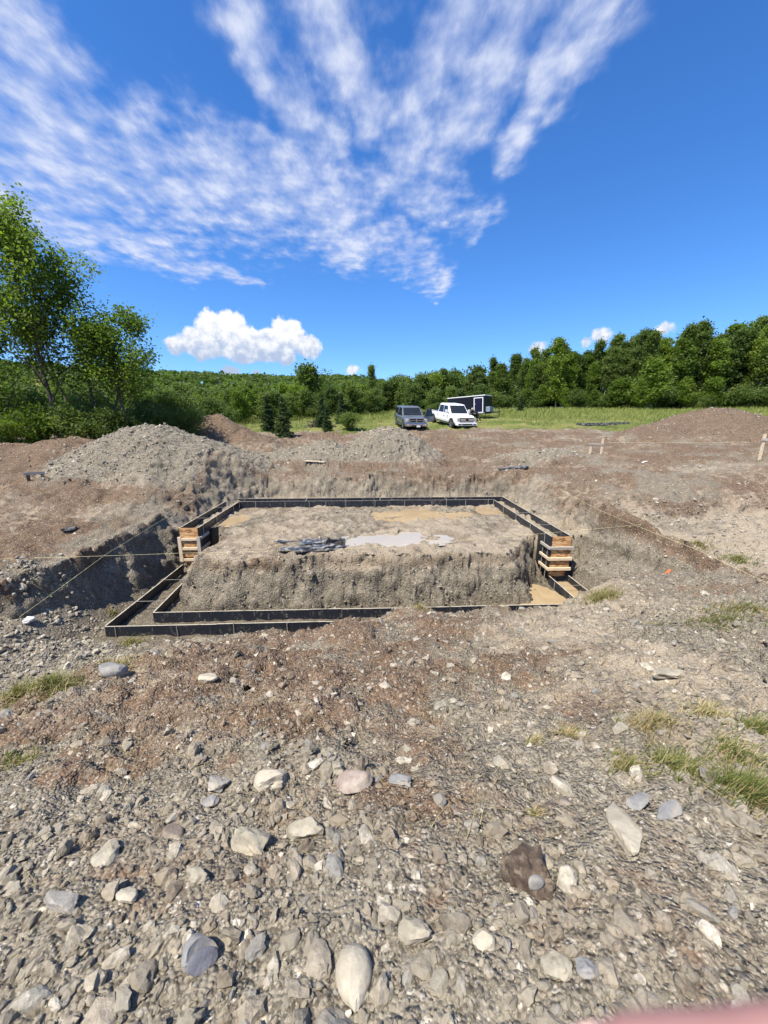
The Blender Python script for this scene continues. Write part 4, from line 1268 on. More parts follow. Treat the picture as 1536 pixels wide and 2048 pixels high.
for (x0, y0, rad, hh, n, kind, lab) in TUFTS:
    root = empty('grass_tuft', (x0, y0, gz(x0, y0)))
    tag(root, lab, 'grass tuft', 'grass tufts on the bank')
    for part, mt, frac in (('green_blades', 'grass', {'green': .65, 'mix': .38, 'dry': .08}[kind]), ('dry_blades', 'straw', {'green': .4, 'mix': .6, 'dry': .92}[kind])):
        m = int(n * frac * 1.25)
        if m < 12:
            continue
        a = r.uniform(0, 6.283, m); q = np.abs(r.normal(0, 0.5, m)) * rad
        x = x0 + q * np.cos(a); y = y0 + q * np.sin(a) * 0.8
        h = hh * r.uniform(0.3, 1.0, m) * (0.72 if part[0] == 'g' else 0.62)
        o = blades(part, x, y, gza(x, y) - 0.01, h, r.uniform(0.003, 0.006, m) * (1 + 0.35 * math.hypot(x0, y0) / 2), M[mt], r, root, lean=0.8, wind=(0.25, -0.12))
        o.matrix_parent_inverse = Matrix.Translation(-root.location)
        o['kind'] = 'stuff'
# loose roots and straw in the topsoil, sparse green shoots
x, y = frustum_xy(9000, r, 1.2, 7.5, 1.25)
br = terrain(x, y)[1]
k = r.random(len(x)) < np.clip(br * 0.75 + 0.10 + 0.3 * ss(1.2, 2.6, x), 0, 1) * np.clip(0.3 + 2.4 * fbm(x, y, 1.3, 3, 301), 0.03, 1) * 0.8
x, y = x[k], y[k]
o = blades('root_straw', x, y, gza(x, y) - 0.004, r.uniform(0.03, 0.11, len(x)), 0.0022 + 0.0006 * y, M['straw'], r, None, lean=1.6, wind=(0.0, 0.0))
tag(o, 'dry roots and straw sticking out of the turned topsoil', 'straw', None, 'stuff')
# meadow beyond the site
n = 90000
yy = 27 + (85 - 27) * r.random(n) ** 1.35; xx = r.uniform(-1, 1, n) * (yy * 0.98 + 2) + 0.04 * yy
_, _, _, _, gr, _ = terrain(xx, yy)
k = (gr > 0.45) & (r.random(n) < np.clip(0.7 + fbm(xx, yy, 0.15, 3, 303), 0.2, 1)) & ~((np.abs(xx - 8) < 7) & (yy > 32.5) & (yy < 43) & (r.random(n) < .75))
xx, yy = xx[k], yy[k]
tall = 0.22 + 0.38 * ss(38, 48, yy + 0.15 * xx) + 0.25 * fbm(xx, yy, 0.3, 3, 305)
o = blades('meadow_grass', xx, yy, gza(xx, yy) - 0.03, r.uniform(0.5, 1.1, len(xx)) * tall, 0.028 + 0.0008 * yy, M['field_grass'], r, None, lean=0.5, wind=(0.12, 0), segs=1)
tag(o, 'tall light green meadow grass behind the building site', 'grass', None, 'stuff')

# ------------------------------------------------------------------ trees
M['bark'] = mat_simple('bark', (0.085, 0.07, 0.055), 0.9, var=0.4, scale=9, bump=0.6)
M['bark_pale'] = mat_simple('pale_bark', (0.26, 0.25, 0.21), 0.9, var=0.35, scale=5, bump=0.4)
M['leaf_a'] = mat_leaf('leaf_fresh', (0.08, 0.13, 0.02), (0.135, 0.205, 0.032), (0.24, 0.31, 0.05), 0.5)
M['leaf_b'] = mat_leaf('leaf_forest', (0.062, 0.102, 0.03), (0.11, 0.16, 0.044), (0.185, 0.24, 0.066), 0.5)
M['leaf_c'] = mat_leaf('needles', (0.03, 0.055, 0.02), (0.05, 0.085, 0.027), (0.08, 0.12, 0.036), 0.25)
M['leaf_d'] = mat_leaf('leaf_shrub', (0.08, 0.13, 0.02), (0.135, 0.20, 0.03), (0.25, 0.30, 0.05), 0.5)


def leaves_mesh(name, pts, size, mat, r, parent, up=0.35, aspect=0.6):
    n = len(pts)
    nrm = r.normal(size=(n, 3)); nrm[:, 2] = np.abs(nrm[:, 2]) + up; nrm /= np.linalg.norm(nrm, axis=1)[:, None]
    t = np.cross(nrm, r.normal(size=(n, 3))); t /= np.linalg.norm(t, axis=1)[:, None]
    b = np.cross(nrm, t)
    s = (size * r.uniform(0.6, 1.3, n))[:, None]
    c = pts
    V = np.stack([c - t * s, c - b * s * aspect + nrm * s * 0.12, c + t * s, c + b * s * aspect + nrm * s * 0.12], 1)
    F = np.arange(n * 4).reshape(n, 4)
    return mesh_np(name, V.reshape(-1, 3), F, mat, parent, False, attrs={'rnd': ('FLOAT', np.repeat(np.clip(r.normal(0.5, 0.22, n), 0, 1), 4))})


def limbs(r, start, d0, length, rad, depth, out, tips, spread=0.6, upb=0.15, nseg=4, kids=(3, 5)):
    """recursive branches: out gets (points, radii), tips gets leaf anchor points"""
    p = np.array(start, float); d = np.array(d0, float); d /= np.linalg.norm(d)
    pts = [p.copy()]; rads = [rad]
    for k in range(nseg):
        d = d + r.normal(0, 0.13, 3) + np.array([0, 0, upb]); d /= np.linalg.norm(d)
        p = p + d * length / nseg
        pts.append(p.copy()); rads.append(rad * (1 - 0.7 * (k + 1) / nseg))
        if depth <= 1:
            tips.append((p.copy(), depth))
    out.append((pts, rads))
    if depth == 0:
        return
    nk = int(r.integers(kids[0], kids[1] + 1))
    for k in range(nk):
        f = r.uniform(0.25, 1.0)
        i = min(int(f * nseg), nseg - 1); q = pts[i] + (pts[i + 1] - pts[i]) * (f * nseg - i)
        a = r.uniform(0, 6.283)
        side = np.array([math.cos(a), math.sin(a), r.uniform(-0.1, 0.5)])
        nd = d * (1 - spread) + side * spread
        limbs(r, q, nd, length * r.uniform(0.45, 0.7), max(rads[i] * 0.55, 0.008), depth - 1, out, tips, spread, upb, 3, kids)


def make_tree(name, r, H, trunk_r, crown0, crown_w, nleaf, leaf, mat, bark, lean=(0, 0), nb=16, depth=2, stems=1, top_narrow=0.6, clump=0.35, fork=0.35):
    root = empty(name)
    out, tips = [], []
    for s_ in range(stems):
        p = np.array([r.normal(0, .25) * (stems > 1), r.normal(0, .25) * (stems > 1), -0.3]); d = np.array([lean[0] + r.normal(0, .09) * (stems > 1) * 2, lean[1], 1.0])
        n = 10; pts = [p.copy()]; rads = [trunk_r * 1.25]
        hh = H * (1 if s_ == 0 else r.uniform(0.72, 0.95))
        for k in range(n):
            d = d + np.array([r.normal(0, .05), r.normal(0, .05), 0.04])
            p = p + d / np.linalg.norm(d) * (hh * 0.93 / n)
            pts.append(p.copy()); rads.append(trunk_r * (1 - 0.93 * (k + 1) / n))
        out.append((pts, rads))
        tips.append((pts[-1], 0)); tips.append((pts[-2], 0))
        for b in range(nb // stems):
            f = crown0 + (1 - crown0) * (b + r.random()) / (nb // stems)
            i = min(int(f * n), n - 1); q = pts[i] + (pts[i + 1] - pts[i]) * (f * n - i)
            prof = math.sin(math.pi * min(1, ((f - crown0) / (1 - crown0)) ** top_narrow * 0.88 + 0.12)) ** 0.8
            a = b * 2.4 + r.normal(0, .4)
            L = crown_w * 0.5 * (0.35 + 0.75 * prof) * r.uniform(0.7, 1.15)
            up = fork + 0.5 * f
            limbs(r, q, (math.cos(a), math.sin(a), up), L, max(rads[i] * 0.45, 0.012), depth, out, tips, 0.55, 0.12)
    mb = MB()
    for pts, rads in out:
        mb.tube(pts, list(rads), 6 if rads[0] > 0.05 else 4, caps=False)
    tr = mb.build('trunk', bark, root, smooth=True, angle=180)
    T = np.array([t_[0] for t_ in tips])
    idx = r.integers(0, len(T), nleaf)
    P = T[idx] + r.normal(0, clump, (nleaf, 3)) * np.array([1, 1, 0.7])
    leaves_mesh('crown', P, np.full(nleaf, leaf), mat, r, root)
    return root


def make_spruce(name, r, H, W, nleaf, mat):
    root = empty(name)
    MB().tube([(0, 0, -0.2), (0, 0, H * 0.98)], [H * 0.022, 0.01], 6).build('trunk', M['bark'], root)
    P = []
    lv = int(H * 4.2)
    for k in range(lv):
        f = (k + 0.5) / lv
        z = 0.04 * H + f * H * 0.96; rad = W / 2 * (1 - f) ** 0.85 * r.uniform(0.8, 1.1) + 0.06
        nb = max(5, int(13 * (1 - f)) + 3)
        for b in range(nb):
            a = r.uniform(0, 6.283); rr = rad * r.uniform(0.7, 1.12)
            m = max(4, int(nleaf / lv / nb * 1.7 * (0.25 + rr / (W / 2))))
            q = r.random(m) ** 0.7
            P.append(np.stack([math.cos(a) * rr * q + r.normal(0, .05 * W, m) * (1 - .5 * q), math.sin(a) * rr * q + r.normal(0, .05 * W, m) * (1 - .5 * q), z - 0.22 * rr * q + r.normal(0, 0.05, m)], 1))
    P = np.concatenate(P)
    leaves_mesh('crown', P, np.full(len(P), 0.045 * W), mat, r, root, up=0.1, aspect=0.4)
    return root


def put(proto, x, y, s, label, group, cat='tree', first={}, sz=None):
    o = proto if proto.name not in first else copy_tree(proto)
    first[proto.name] = 1
    o.location = (x, y, gz(x, y) - 0.05)
    o.scale = (s, s, s if sz is None else sz)
    o.rotation_euler = (0, 0, random.uniform(0, 6.283))
    tag(o, label, cat, group)
    return o


r = np.random.default_rng(77)
# --- the tall trees on the left, standing in shrubs
LT = [((-16.7, 22.2), dict(H=11.2, trunk_r=.14, crown0=.26, crown_w=6.4, nleaf=15500, leaf=.085, nb=26, depth=2, clump=.26, fork=.9), 'tallest leafy tree at the left edge with forked dark limbs'),
      ((-15.0, 22.8), dict(H=9.6, trunk_r=.10, crown0=.30, crown_w=4.4, nleaf=10500, leaf=.085, nb=24, depth=2, clump=.28, stems=3, fork=.7), 'slender multi stemmed tree just right of the tallest left tree'),
      ((-13.2, 22.6), dict(H=6.6, trunk_r=.12, crown0=.38, crown_w=4.2, nleaf=6500, leaf=.085, nb=16, depth=2, clump=.26, fork=.3), 'smaller tree with drooping right branch, rightmost of the left group'),
      ((-19.9, 22.6), dict(H=8.2, trunk_r=.16, crown0=.25, crown_w=5.0, nleaf=7500, leaf=.09, nb=20, depth=2, clump=.30, fork=.6, lean=(-.05, 0)), 'leafy tree cut by the left border of the picture')]
for (xy, kw, lab) in LT:
    t_ = make_tree('leafy_tree', r, mat=M['leaf_a'], bark=M['bark'], **kw)
    t_.location = (*xy, gz(*xy) - 0.1); tag(t_, lab, 'tree', 'tall trees on the left')
shr = [make_tree('shrub', r, 3.6, .06, .12, 3.6, 5200, .10, M['leaf_d'], M['bark'], nb=18, depth=1, stems=3, clump=.36, top_narrow=.8) for _ in range(2)]
shf = [make_tree('shrub', r, 3.8, .06, .1, 3.8, 5200, .11, M['leaf_b'], M['bark'], nb=18, depth=1, stems=3, clump=.40, top_narrow=.8) for _ in range(2)]
SH = [(-23.5, 21.6, .95, 0), (-21.4, 22.6, 1.0, 0), (-19.4, 21.2, .72, 0), (-17.6, 21.8, .85, 0), (-15.8, 22.0, .8, 1), (-14.2, 22.4, .78, 1), (-12.6, 23.2, .85, 1), (-11.4, 25.2, .8, 1), (-19.0, 24.0, 1.05, 1), (-16.6, 25.0, 1.0, 1), (-14.0, 26.0, 1.0, 1), (-22.5, 25.0, 1.1, 1), (-18.4, 20.4, .55, 0), (-13.2, 27.6, 1.0, 1), (-12.0, 31.5, 1.0, 1), (-15.5, 30.5, 1.1, 0), (-19.5, 29.0, 1.2, 1)]
for i, (x, y, s, k) in enumerate(SH):
    put((shr if k == 0 else shf)[i % 2], x, y, s * .72, ['bright yellow green shrub under the tall left trees', 'dark green shrub under and beside the tall left trees'][k], ['bright shrubs on the left', 'dark shrubs on the left'][k], 'shrub')

# --- prototypes of the wood
fo = [make_tree('forest_tree', r, 16, .16, c0, 3.9, 7500, .20, M['leaf_b'], M['bark_pale'], nb=30, depth=1, clump=.42, top_narrow=tn, fork=.8) for c0, tn in ((.14, .6), (.2, .8), (.42, .6), (.34, .7))]
fb = [make_tree('forest_tree', r, 14, .15, c0, 4.2, 7000, .20, M['leaf_a'], M['bark_pale'], nb=28, depth=1, clump=.42, top_narrow=.7, fork=.7) for c0 in (.12, .35)]
ym = [make_tree('young_tree', r, 7, .08, .10, 4.2, 4200, .19, M['leaf_a'], M['bark'], nb=22, depth=1, clump=.42, top_narrow=.75, fork=.4) for _ in range(2)]
yd = [make_tree('young_tree', r, 7, .08, .08, 4.6, 4200, .20, M['leaf_b'], M['bark'], nb=22, depth=1, clump=.45, top_narrow=.8, fork=.4) for _ in range(2)]
sp_ = [make_spruce('spruce_tree', r, 5, 2.8, 5200, M['leaf_c']) for _ in range(2)]
sd_ = [make_tree('shrub', r, 2.6, .04, .05, 3.0, 2600, .13, M['leaf_b'], M['bark'], nb=16, depth=1, stems=3, clump=.36) for _ in range(2)]


def line(pts, n, jit):
    pts = np.array(pts, float); s = np.r_[0, np.cumsum(np.linalg.norm(np.diff(pts, axis=0), axis=1))]
    t_ = (np.arange(n) + r.uniform(-.3, .3, n) + .5) / n * s[-1]
    return np.stack([np.interp(t_, s, pts[:, 0]) + r.normal(0, jit, n), np.interp(t_, s, pts[:, 1]) + r.normal(0, jit, n)], 1)


# right wood, rows from the edge inwards
edge = [(84, 60), (70, 67), (55, 75), (40, 84), (28, 92)]
for row, (off, n) in enumerate(((0, 32), (3.0, 30), (7, 26), (13, 22))):
    for i, (x, y) in enumerate(line(edge, n, 0.9)):
        x2, y2 = x + off * 0.35, y + off
        f = np.clip((x2 - 25) / 55, 0, 1)
        h = (0.62 + 0.42 * f ** 0.8) * r.uniform(0.76, 1.14) * (1.02 if row else 0.92)
        pr = fo[int(r.integers(4))] if r.random() < 0.72 else fb[int(r.integers(2))]
        lt = pr in fb
        put(pr, x2, y2, h, ('light green ' if lt else 'dark green ') + ('tree in the front row of the right wood' if row == 0 else 'tree further back in the right wood'), ('light' if lt else 'dark') + (' front row of the right wood' if row == 0 else ' trees inside the right wood'))
        if row in (0, 1):
            put(sd_[i % 2], x2 + r.normal(0, 1), y2 + 1.5, r.uniform(1.2, 1.9), 'low undergrowth bush between the trunks of the right wood', 'undergrowth of the right wood', 'bush')
for i, (x, y) in enumerate(line([(80, 58), (66, 66.5), (52, 74), (37, 83), (25, 90)], 34, 0.8)):
    k = r.random()
    pr, lab, grp, cat = (ym[i % 2], 'bright young tree at the foot of the right wood', 'young trees at the wood edge', 'tree') if k < .35 else (sd_[i % 2], 'low bush at the foot of the right wood', 'bushes at the wood edge', 'bush')
    put(pr, x, y - 2.2, r.uniform(.45, .8) if k < .35 else r.uniform(.8, 1.4), lab, grp, cat)
put(ym[0], 48.3, 66.5, 1.15, 'bright yellow green tree standing out before the right wood', None)
put(fb[0], 38.5, 80, 1.0, 'light green tall tree standing out of the dark wood', None)
put(fb[1], 57, 70.5, .9, 'light tree with visible pale stem before the right wood', None)
# wood behind the trucks and towards the left
for row, (off, n) in enumerate(((0, 20), (5, 18), (11, 16))):
    for i, (x, y) in enumerate(line([(27, 92), (16, 88), (4, 84), (-8, 78)], n, 1.2)):
        f = np.clip((x + 8) / 34, 0, 1)
        pr = [yd[i % 2], ym[i % 2], fo[i % 4]][int(r.choice(3, p=[.45, .2, .35]))]
        h = (4.7 + 3.4 * f + 0.6 * row) * r.uniform(.85, 1.12) / (16 if pr in fo else 7)
        put(pr, x, y + off, h, 'tree in the wood behind the parked trucks', 'trees behind the trucks', sz=None)
for i, (x, y) in enumerate(line([(24, 76), (14, 66), (6, 60), (-4, 56), (-10, 52)], 26, 1.2)):
    put(yd[i % 2] if r.random() < .7 else sd_[i % 2], x, y, r.uniform(.45, .68), 'leafy bush behind the parked trucks and trailer', 'bushes behind the trucks', 'bush')
for row, (off, n, hh) in enumerate(((0, 20, .50), (5, 20, .58), (11, 18, .68), (18, 16, .76))):
    for i, (x, y) in enumerate(line([(-6, 54), (-14, 48), (-24, 42), (-34, 36), (-46, 32)], n, 1.0)):
        pr = ym[i % 2] if r.random() < .62 else yd[i % 2]
        put(pr, x - off * .2, y + off, hh * r.uniform(.85, 1.12), 'young tree in the low wood left of the trucks', 'young trees left of the trucks')
put(fo[0], 1.2, 76, .58, 'dark pointed tree rising above the wood left of the grey truck', None)
put(yd[0], -8.6, 62, 1.05, 'broad dark tree rising above the low wood left of centre', None)
put(fo[1], 17.0, 86, .56, 'narrow tree rising behind the trailer', None)
for (x, y, s, lab) in [(-6.4, 30.5, .62, 'small dark spruce at the grass edge behind brown mound'), (-8.4, 34, .60, 'spruce left behind the brown mound'), (-4.2, 37, .58, 'spruce half hidden behind the small dark one'), (-2.6, 41, .6, 'slim spruce behind the round grey bush'), (23.5, 60, .5, 'little spruce in the meadow right of the trailer'), (-3.4, 33.6, .42, 'low spruce beside the brush heap')]:
    put(sp_[int(r.integers(2))], x, y, s, lab, 'small spruces')
put(sd_[0], -1.6, 34.6, .55, 'round grey green bush alone on the grass', None, 'bush')
# brush heap
bh = MB()
for k in range(160):
    a = r.uniform(0, 6.283); q = r.uniform(0, 1.1); c = np.array([-4.4 + q * math.cos(a), 37.5 + q * math.sin(a) * .6]); z = gz(-4.4, 37.5) + r.uniform(0, .7) * (1.1 - q)
    d = r.normal(0, .5, 3); d[2] *= .4
    bh.tube([(c[0] - d[0], c[1] - d[1], z - d[2] + .1), (c[0] + d[0], c[1] + d[1], z + d[2] + .1)], 0.02, 4)
tag(bh.build('brush_heap', M['bark']), 'heap of cut brown brush beside the small spruces', 'brush heap')
# far wooded hill: reads as one mass
n = 1500
hx = r.uniform(-330, 60, n); hy = r.uniform(190, 420, n)
hz = gza(hx, hy)
P, S = [], []
for k in range(n):
    w = r.uniform(3.2, 5.2); m = 46
    d = r.normal(size=(m, 3)); d /= np.linalg.norm(d, axis=1)[:, None]; d[:, 2] = np.abs(d[:, 2])
    P.append(np.array([hx[k], hy[k], hz[k] + r.uniform(3.5, 6)]) + d * w * r.uniform(.7, 1.05, (m, 1)))
P = np.concatenate(P)
fw = leaves_mesh('hill_wood', P, np.full(len(P), 1.15), M['leaf_b'], r, None, up=.5, aspect=.8)
tag(fw, 'wooded hill far behind on the left', 'wood', None, 'stuff')

# ------------------------------------------------------------------ vehicles
M['white_paint'] = mat_simple('white_paint', (0.80, 0.80, 0.79), 0.28, spec=0.5, var=0.02, coat=0.6)
M['blue_grey_paint'] = mat_simple('blue_grey_paint', (0.15, 0.175, 0.205), 0.3, 0.35, spec=0.5, var=0.05, coat=0.6, dirt=(0.2, 0.18, 0.15), dirt_amt=0.25)
M['black_paint'] = mat_simple('black_panel', (0.006, 0.006, 0.011), 0.35, spec=0.4, var=0.2)
M['navy_paint'] = mat_simple('navy_door', (0.008, 0.008, 0.028), 0.35, spec=0.4, var=0.1)
M['glass'] = mat_simple('dark_glass', (0.012, 0.016, 0.02), 0.08, spec=0.45, var=0.3, scale=2)
M['tyre'] = mat_simple('tyre_rubber', (0.018, 0.018, 0.018), 0.85, dirt=(0.14, 0.11, 0.08), dirt_amt=0.5)
M['chrome'] = mat_simple('chrome', (0.68, 0.68, 0.68), 0.18, 1.0, var=0.05)
M['black_plastic'] = mat_simple('black_plastic', (0.02, 0.02, 0.022), 0.6)
M['lamp'] = mat_simple('lamp_glass', (0.55, 0.56, 0.57), 0.12, 0.3, spec=0.8, var=0.15, scale=14)
M['plate'] = mat_simple('plate_white', (0.75, 0.75, 0.72), 0.5)
M['alu'] = mat_simple('aluminium', (0.55, 0.57, 0.58), 0.35, 0.7)
M['tread_plate'] = mat_simple('tread_plate', (0.36, 0.42, 0.45), 0.4, 0.6)


def wheel(root, x, y, rad, w):
    o = 1 if y > 0 else -1
    Mx = Matrix.Translation((x, y, rad)) @ Matrix.Rotation(-o * math.pi / 2, 4, 'X')
    e = MB().lathe([(rad * .60, -w / 2), (rad * .93, -w / 2), (rad, -w * .36), (rad, w * .36), (rad * .93, w / 2), (rad * .60, w / 2), (rad * .58, 0), (rad * .60, -w / 2)], Mx, 26).build('wheel', M['tyre'], root, True)
    MB().lathe([(rad * .60, w * .42), (rad * .56, w * .47), (rad * .48, w * .36), (rad * .2, w * .30), (rad * .18, w * .42), (0.001, w * .43)], Mx, 26).build('rim', M['chrome'], e, True)
    sp = MB()
    for k in range(6):
        Q = Mx @ Matrix.Rotation(k * math.pi / 3, 4, 'Z')
        sp.box(rad * .16, rad * .55, -rad * .06, rad * .06, w * .33, w * .44, Q)
    sp.build('spoke', M['alu'], e)
    return e


def section(x, w, zb, zt, tuck=0.04, crown=0.03):
    """closed cross section of a car body, across y at station x"""
    return [(x, -w * .90, zb), (x, -w + tuck * .4, zb + .10), (x, -w, zb + (zt - zb) * .45), (x, -w + tuck, zt - .09), (x, -w + tuck + .09, zt), (x, 0, zt + crown),
            (x, w - tuck - .09, zt), (x, w - tuck, zt - .09), (x, w, zb + (zt - zb) * .45), (x, w - tuck * .4, zb + .10), (x, w * .90, zb)]


def pickup(name, label, loc, rz, paint, L=6.2, W=1.0, H=1.98, cab=(-1.05, 1.75), cap=False, open_door=False, white=False):
    """pickup truck, front towards +x; W is the half width"""
    root = empty(name, loc, rz)
    tag(root, label, 'pickup truck')
    xf, xr_ = L / 2, -L / 2
    hood, belt, zb = (1.22, 1.20, .42) if white else (1.06, 1.08, .38)
    cb0, cb1 = cab
    P = M[paint]
    body = MB().loft([section(xr_, W * .97, zb + .15, belt, .03, 0), section(xr_ + .06, W, zb + .12, belt, .03, 0), section(cb0, W, zb, belt, .03, 0), section(cb1, W, zb, belt, .04, 0.01),
                      section(cb1 + .5, W, zb, hood - .02, .06, .05), section(xf - .35, W * .98, zb, hood - .06, .08, .05), section(xf - .1, W * .94, zb, hood - .14, .10, .04), section(xf, W * .90, zb + .05, hood - .22, .10, .02)]).build('body', P, root, True, angle=28)
    # greenhouse
    t0, t1 = cb0 + .18, cb1 - (.82 if white else .95)
    wt = W * .80
    gh = MB().hexa([(cb0, -W + .06, belt - .01), (cb1, -W + .06, belt - .01), (cb1, W - .06, belt - .01), (cb0, W - .06, belt - .01), (t0, -wt, H - .05), (t1, -wt, H - .05), (t1, wt, H - .05), (t0, wt, H - .05)])
    gh.build('cab', P, root, bevel=0.05, seg=3)
    MB().hexa([(t0 - .01, -wt + .03, H - .06), (t1 + .03, -wt + .03, H - .06), (t1 + .03, wt - .03, H - .06), (t0 - .01, wt - .03, H - .06), (t0 + .12, -wt + .2, H), (t1 - .2, -wt + .2, H), (t1 - .2, wt - .2, H), (t0 + .12, wt - .2, H)]).build('roof', P, root, bevel=0.02)
    # windshield and side glass, a little proud of the cab
    def lerp(a, b, f): return tuple(p + (q - p) * f for p, q in zip(a, b))
    A, B_, C_, D = (cb1, -W + .06, belt), (cb1, W - .06, belt), (t1, wt, H - .05), (t1, -wt, H - .05)
    ws = [lerp(lerp(A, B_, u), lerp(D, C_, u), v) for u, v in ((.06, .10), (.94, .10), (.95, .90), (.05, .90))]
    MB().quadslab([(p[0] + .012, p[1], p[2] + .008) for p in ws], .006).build('windshield', M['glass'], root)
    for s_ in (-1, 1):
        q = [(cb0, s_ * (W - .06), belt), (cb1, s_ * (W - .06), belt), (t1, s_ * wt, H - .05), (t0, s_ * wt, H - .05)]
        for (u0, u1) in ((.07, .47), (.51, .84)):
            pts = [lerp(lerp(q[0], q[1], u), lerp(q[3], q[2], uu), v) for u, uu, v in ((u0, u0 + .03, .10), (u1, u1 + (.04 if u1 < .6 else .02), .10), (u1, u1 - .0 if u1 < .6 else .93, .86), (u0, u0 + .01, .86))]
            if s_ > 0 and open_door and u0 > .5:
                continue
            pts = [(p[0], p[1] + s_ * .012, p[2]) for p in pts]
            if s_ < 0: pts = pts[::-1]
            MB().quadslab(pts, -.006).build('side_window', M['glass'], root)
        for (u, nm) in ((.49, 'door'), (.0, 'door')):
            xa = cb0 + (cb1 - cb0) * u + .05; xb = xa + (cb1 - cb0) * .47
            if s_ > 0 and open_door and u > .3:
                continue
            d = MB().hexa([(xa, s_ * (W - .012), zb + .22), (xb, s_ * (W - .012), zb + .22), (xb, s_ * (W + .006), zb + .22), (xa, s_ * (W + .006), zb + .22), (xa, s_ * (W - .045), belt - .10), (xb, s_ * (W - .045), belt - .10), (xb, s_ * (W - .012), belt - .10), (xa, s_ * (W - .012), belt - .10)]).build(nm, P, root)
            MB().box(xa + .06, xa + .22, s_ * (W + .0), s_ * (W + .03), belt - .24, belt - .20).build('handle', M['chrome'] if white else M['black_plastic'], d)
        MB().box(cb1 - .52, cb1 - .40, s_ * (W + .02), s_ * (W + .26), belt + .08, belt + .38).build('mirror', M['white_paint'] if white else M['black_plastic'], root, bevel=.03)
        MB().box(cb1 - .47, cb1 - .43, s_ * (W - .12), s_ * (W + .05), belt + .12, belt + .17).build('mirror_arm', M['black_plastic'], root)
        MB().box(cb0 - .1, cb1 + .1, s_ * (W - .04), s_ * (W + .10), zb - .04, zb + .03).build('running_board', M['chrome'], root, bevel=.01)
        for xw in (xf - 1.0, xr_ + 1.25):
            R0 = .53 if white else .48
            arch = [(xw + R0 * math.cos(a), .40 + R0 * math.sin(a)) for a in np.linspace(0, math.pi, 14)] + [(xw - R0, .30), (xw + R0, .30)]
            MB().prism(arch, s_ * (W - .25), s_ * (W + .004)).build('wheel_arch', M['black_plastic'], root)
    for xw in (xf - 1.0, xr_ + 1.25):
        for s_ in (-1, 1):
            wheel(root, xw, s_ * (W - .12), .42 if white else .385, .29)
    # front end
    gx = xf + .004
    if white:
        MB().box(xf - .08, gx + .05, -.66, .66, .66, 1.06).build('grille', M['black_plastic'], root, bevel=.03)
        for z0 in (.70, .83, .96):
            MB().box(gx + .05, gx + .085, -.62, .62, z0, z0 + .075).build('grille_bar', M['white_paint' if z0 == .83 else 'chrome'], root)
        MB().lathe([(.001, 0), (.12, 0), (.125, .01), (.11, .022), (.001, .024)], Matrix.Translation((gx + .088, 0, .87)) @ Matrix.Rotation(math.pi / 2, 4, 'Y') @ Matrix.Diagonal((.6, 1.2, 1, 1)), 20).build('oval_badge', M['navy_paint'], root)
        for s_ in (-1, 1):
            MB().box(xf - .14, gx + .02, s_ * .67, s_ * .93, .68, 1.03).build('headlight', M['lamp'], root, bevel=.03)
        bp = MB().box(xf - .25, xf + .20, -.98, .98, .36, .62).build('bumper', M['white_paint'], root, bevel=.05, seg=3)
        MB().box(xf + .195, xf + .21, -.5, .5, .43, .53).build('bumper_intake', M['black_plastic'], bp)
        for s_ in (-1, 1):
            MB().box(xf + .195, xf + .21, s_ * .62, s_ * .84, .44, .53).build('fog_lamp', M['black_plastic'], bp)
        MB().box(xf - .2, xf + .12, -.85, .85, .24, .36).build('air_dam', M['black_plastic'], root)
    else:
        MB().box(xf - .1, gx + .03, -.60, .60, .66, 1.0).build('grille', M['black_plastic'], root, bevel=.03)
        for a in ((-.62, .62, .965, 1.03), (-.62, .62, .64, .70), (-.66, -.57, .64, 1.03), (.57, .66, .64, 1.03), (-.045, .045, .66, 1.0), (-.6, .6, .81, .86)):
            MB().box(gx + .02, gx + .06, *a).build('grille_bar', M['chrome'], root, bevel=.012)
        for s_ in (-1, 1):
            MB().box(xf - .16, gx + .0, s_ * .67, s_ * .93, .68, .95).build('headlight', M['lamp'], root, bevel=.03)
        bp = MB().box(xf - .2, xf + .18, -.97, .97, .36, .60).build('bumper', M['chrome'], root, bevel=.05, seg=3)
        MB().box(xf + .175, xf + .19, -.45, .45, .38, .46).build('bumper_intake', M['black_plastic'], bp)
        MB().box(xf + .18, xf + .20, -.02, .30, .30, .45).build('licence_plate', M['plate'], bp)
        for s_ in (-1, 1):
            MB().lathe([(.001, .0), (.07, 0), (.07, .02), (.001, .02)], Matrix.Translation((xf + .17, s_ * .75, .48)) @ Matrix.Rotation(math.pi / 2, 4, 'Y'), 14).build('fog_lamp', M['lamp'], bp)
    if cap:
        c0, c1 = xr_ + .05, cb0 - .03
        MB().hexa([(c0, -W + .06, belt), (c1, -W + .06, belt), (c1, W - .06, belt), (c0, W - .06, belt), (c0 + .25, -wt - .02, H - .06), (c1, -wt - .02, H - .06), (c1, wt + .02, H - .06), (c0 + .25, wt + .02, H - .06)]).build('bed_cap', P, root, bevel=.05, seg=3)
        for s_ in (-1, 1):
            for (xa, xb) in ((c0 + .25, c0 + 1.0), (c0 + 1.06, c1 - .1)):
                pts = [(xa, s_ * (W - .085), belt + .16), (xb, s_ * (W - .085), belt + .16), (xb, s_ * (wt + .05), H - .2), (xa + .08, s_ * (wt + .05), H - .2)]
                pts = [(p[0], p[1] + s_ * .02, p[2]) for p in pts]
                if s_ < 0: pts = pts[::-1]
                MB().quadslab(pts, -.006).build('side_window', M['glass'], root)
    else:
        MB().box(xr_ + .08, cb0 - .02, -W + .14, W - .14, belt + .002, belt + .01).build('bed_cover', M['black_plastic'], root)
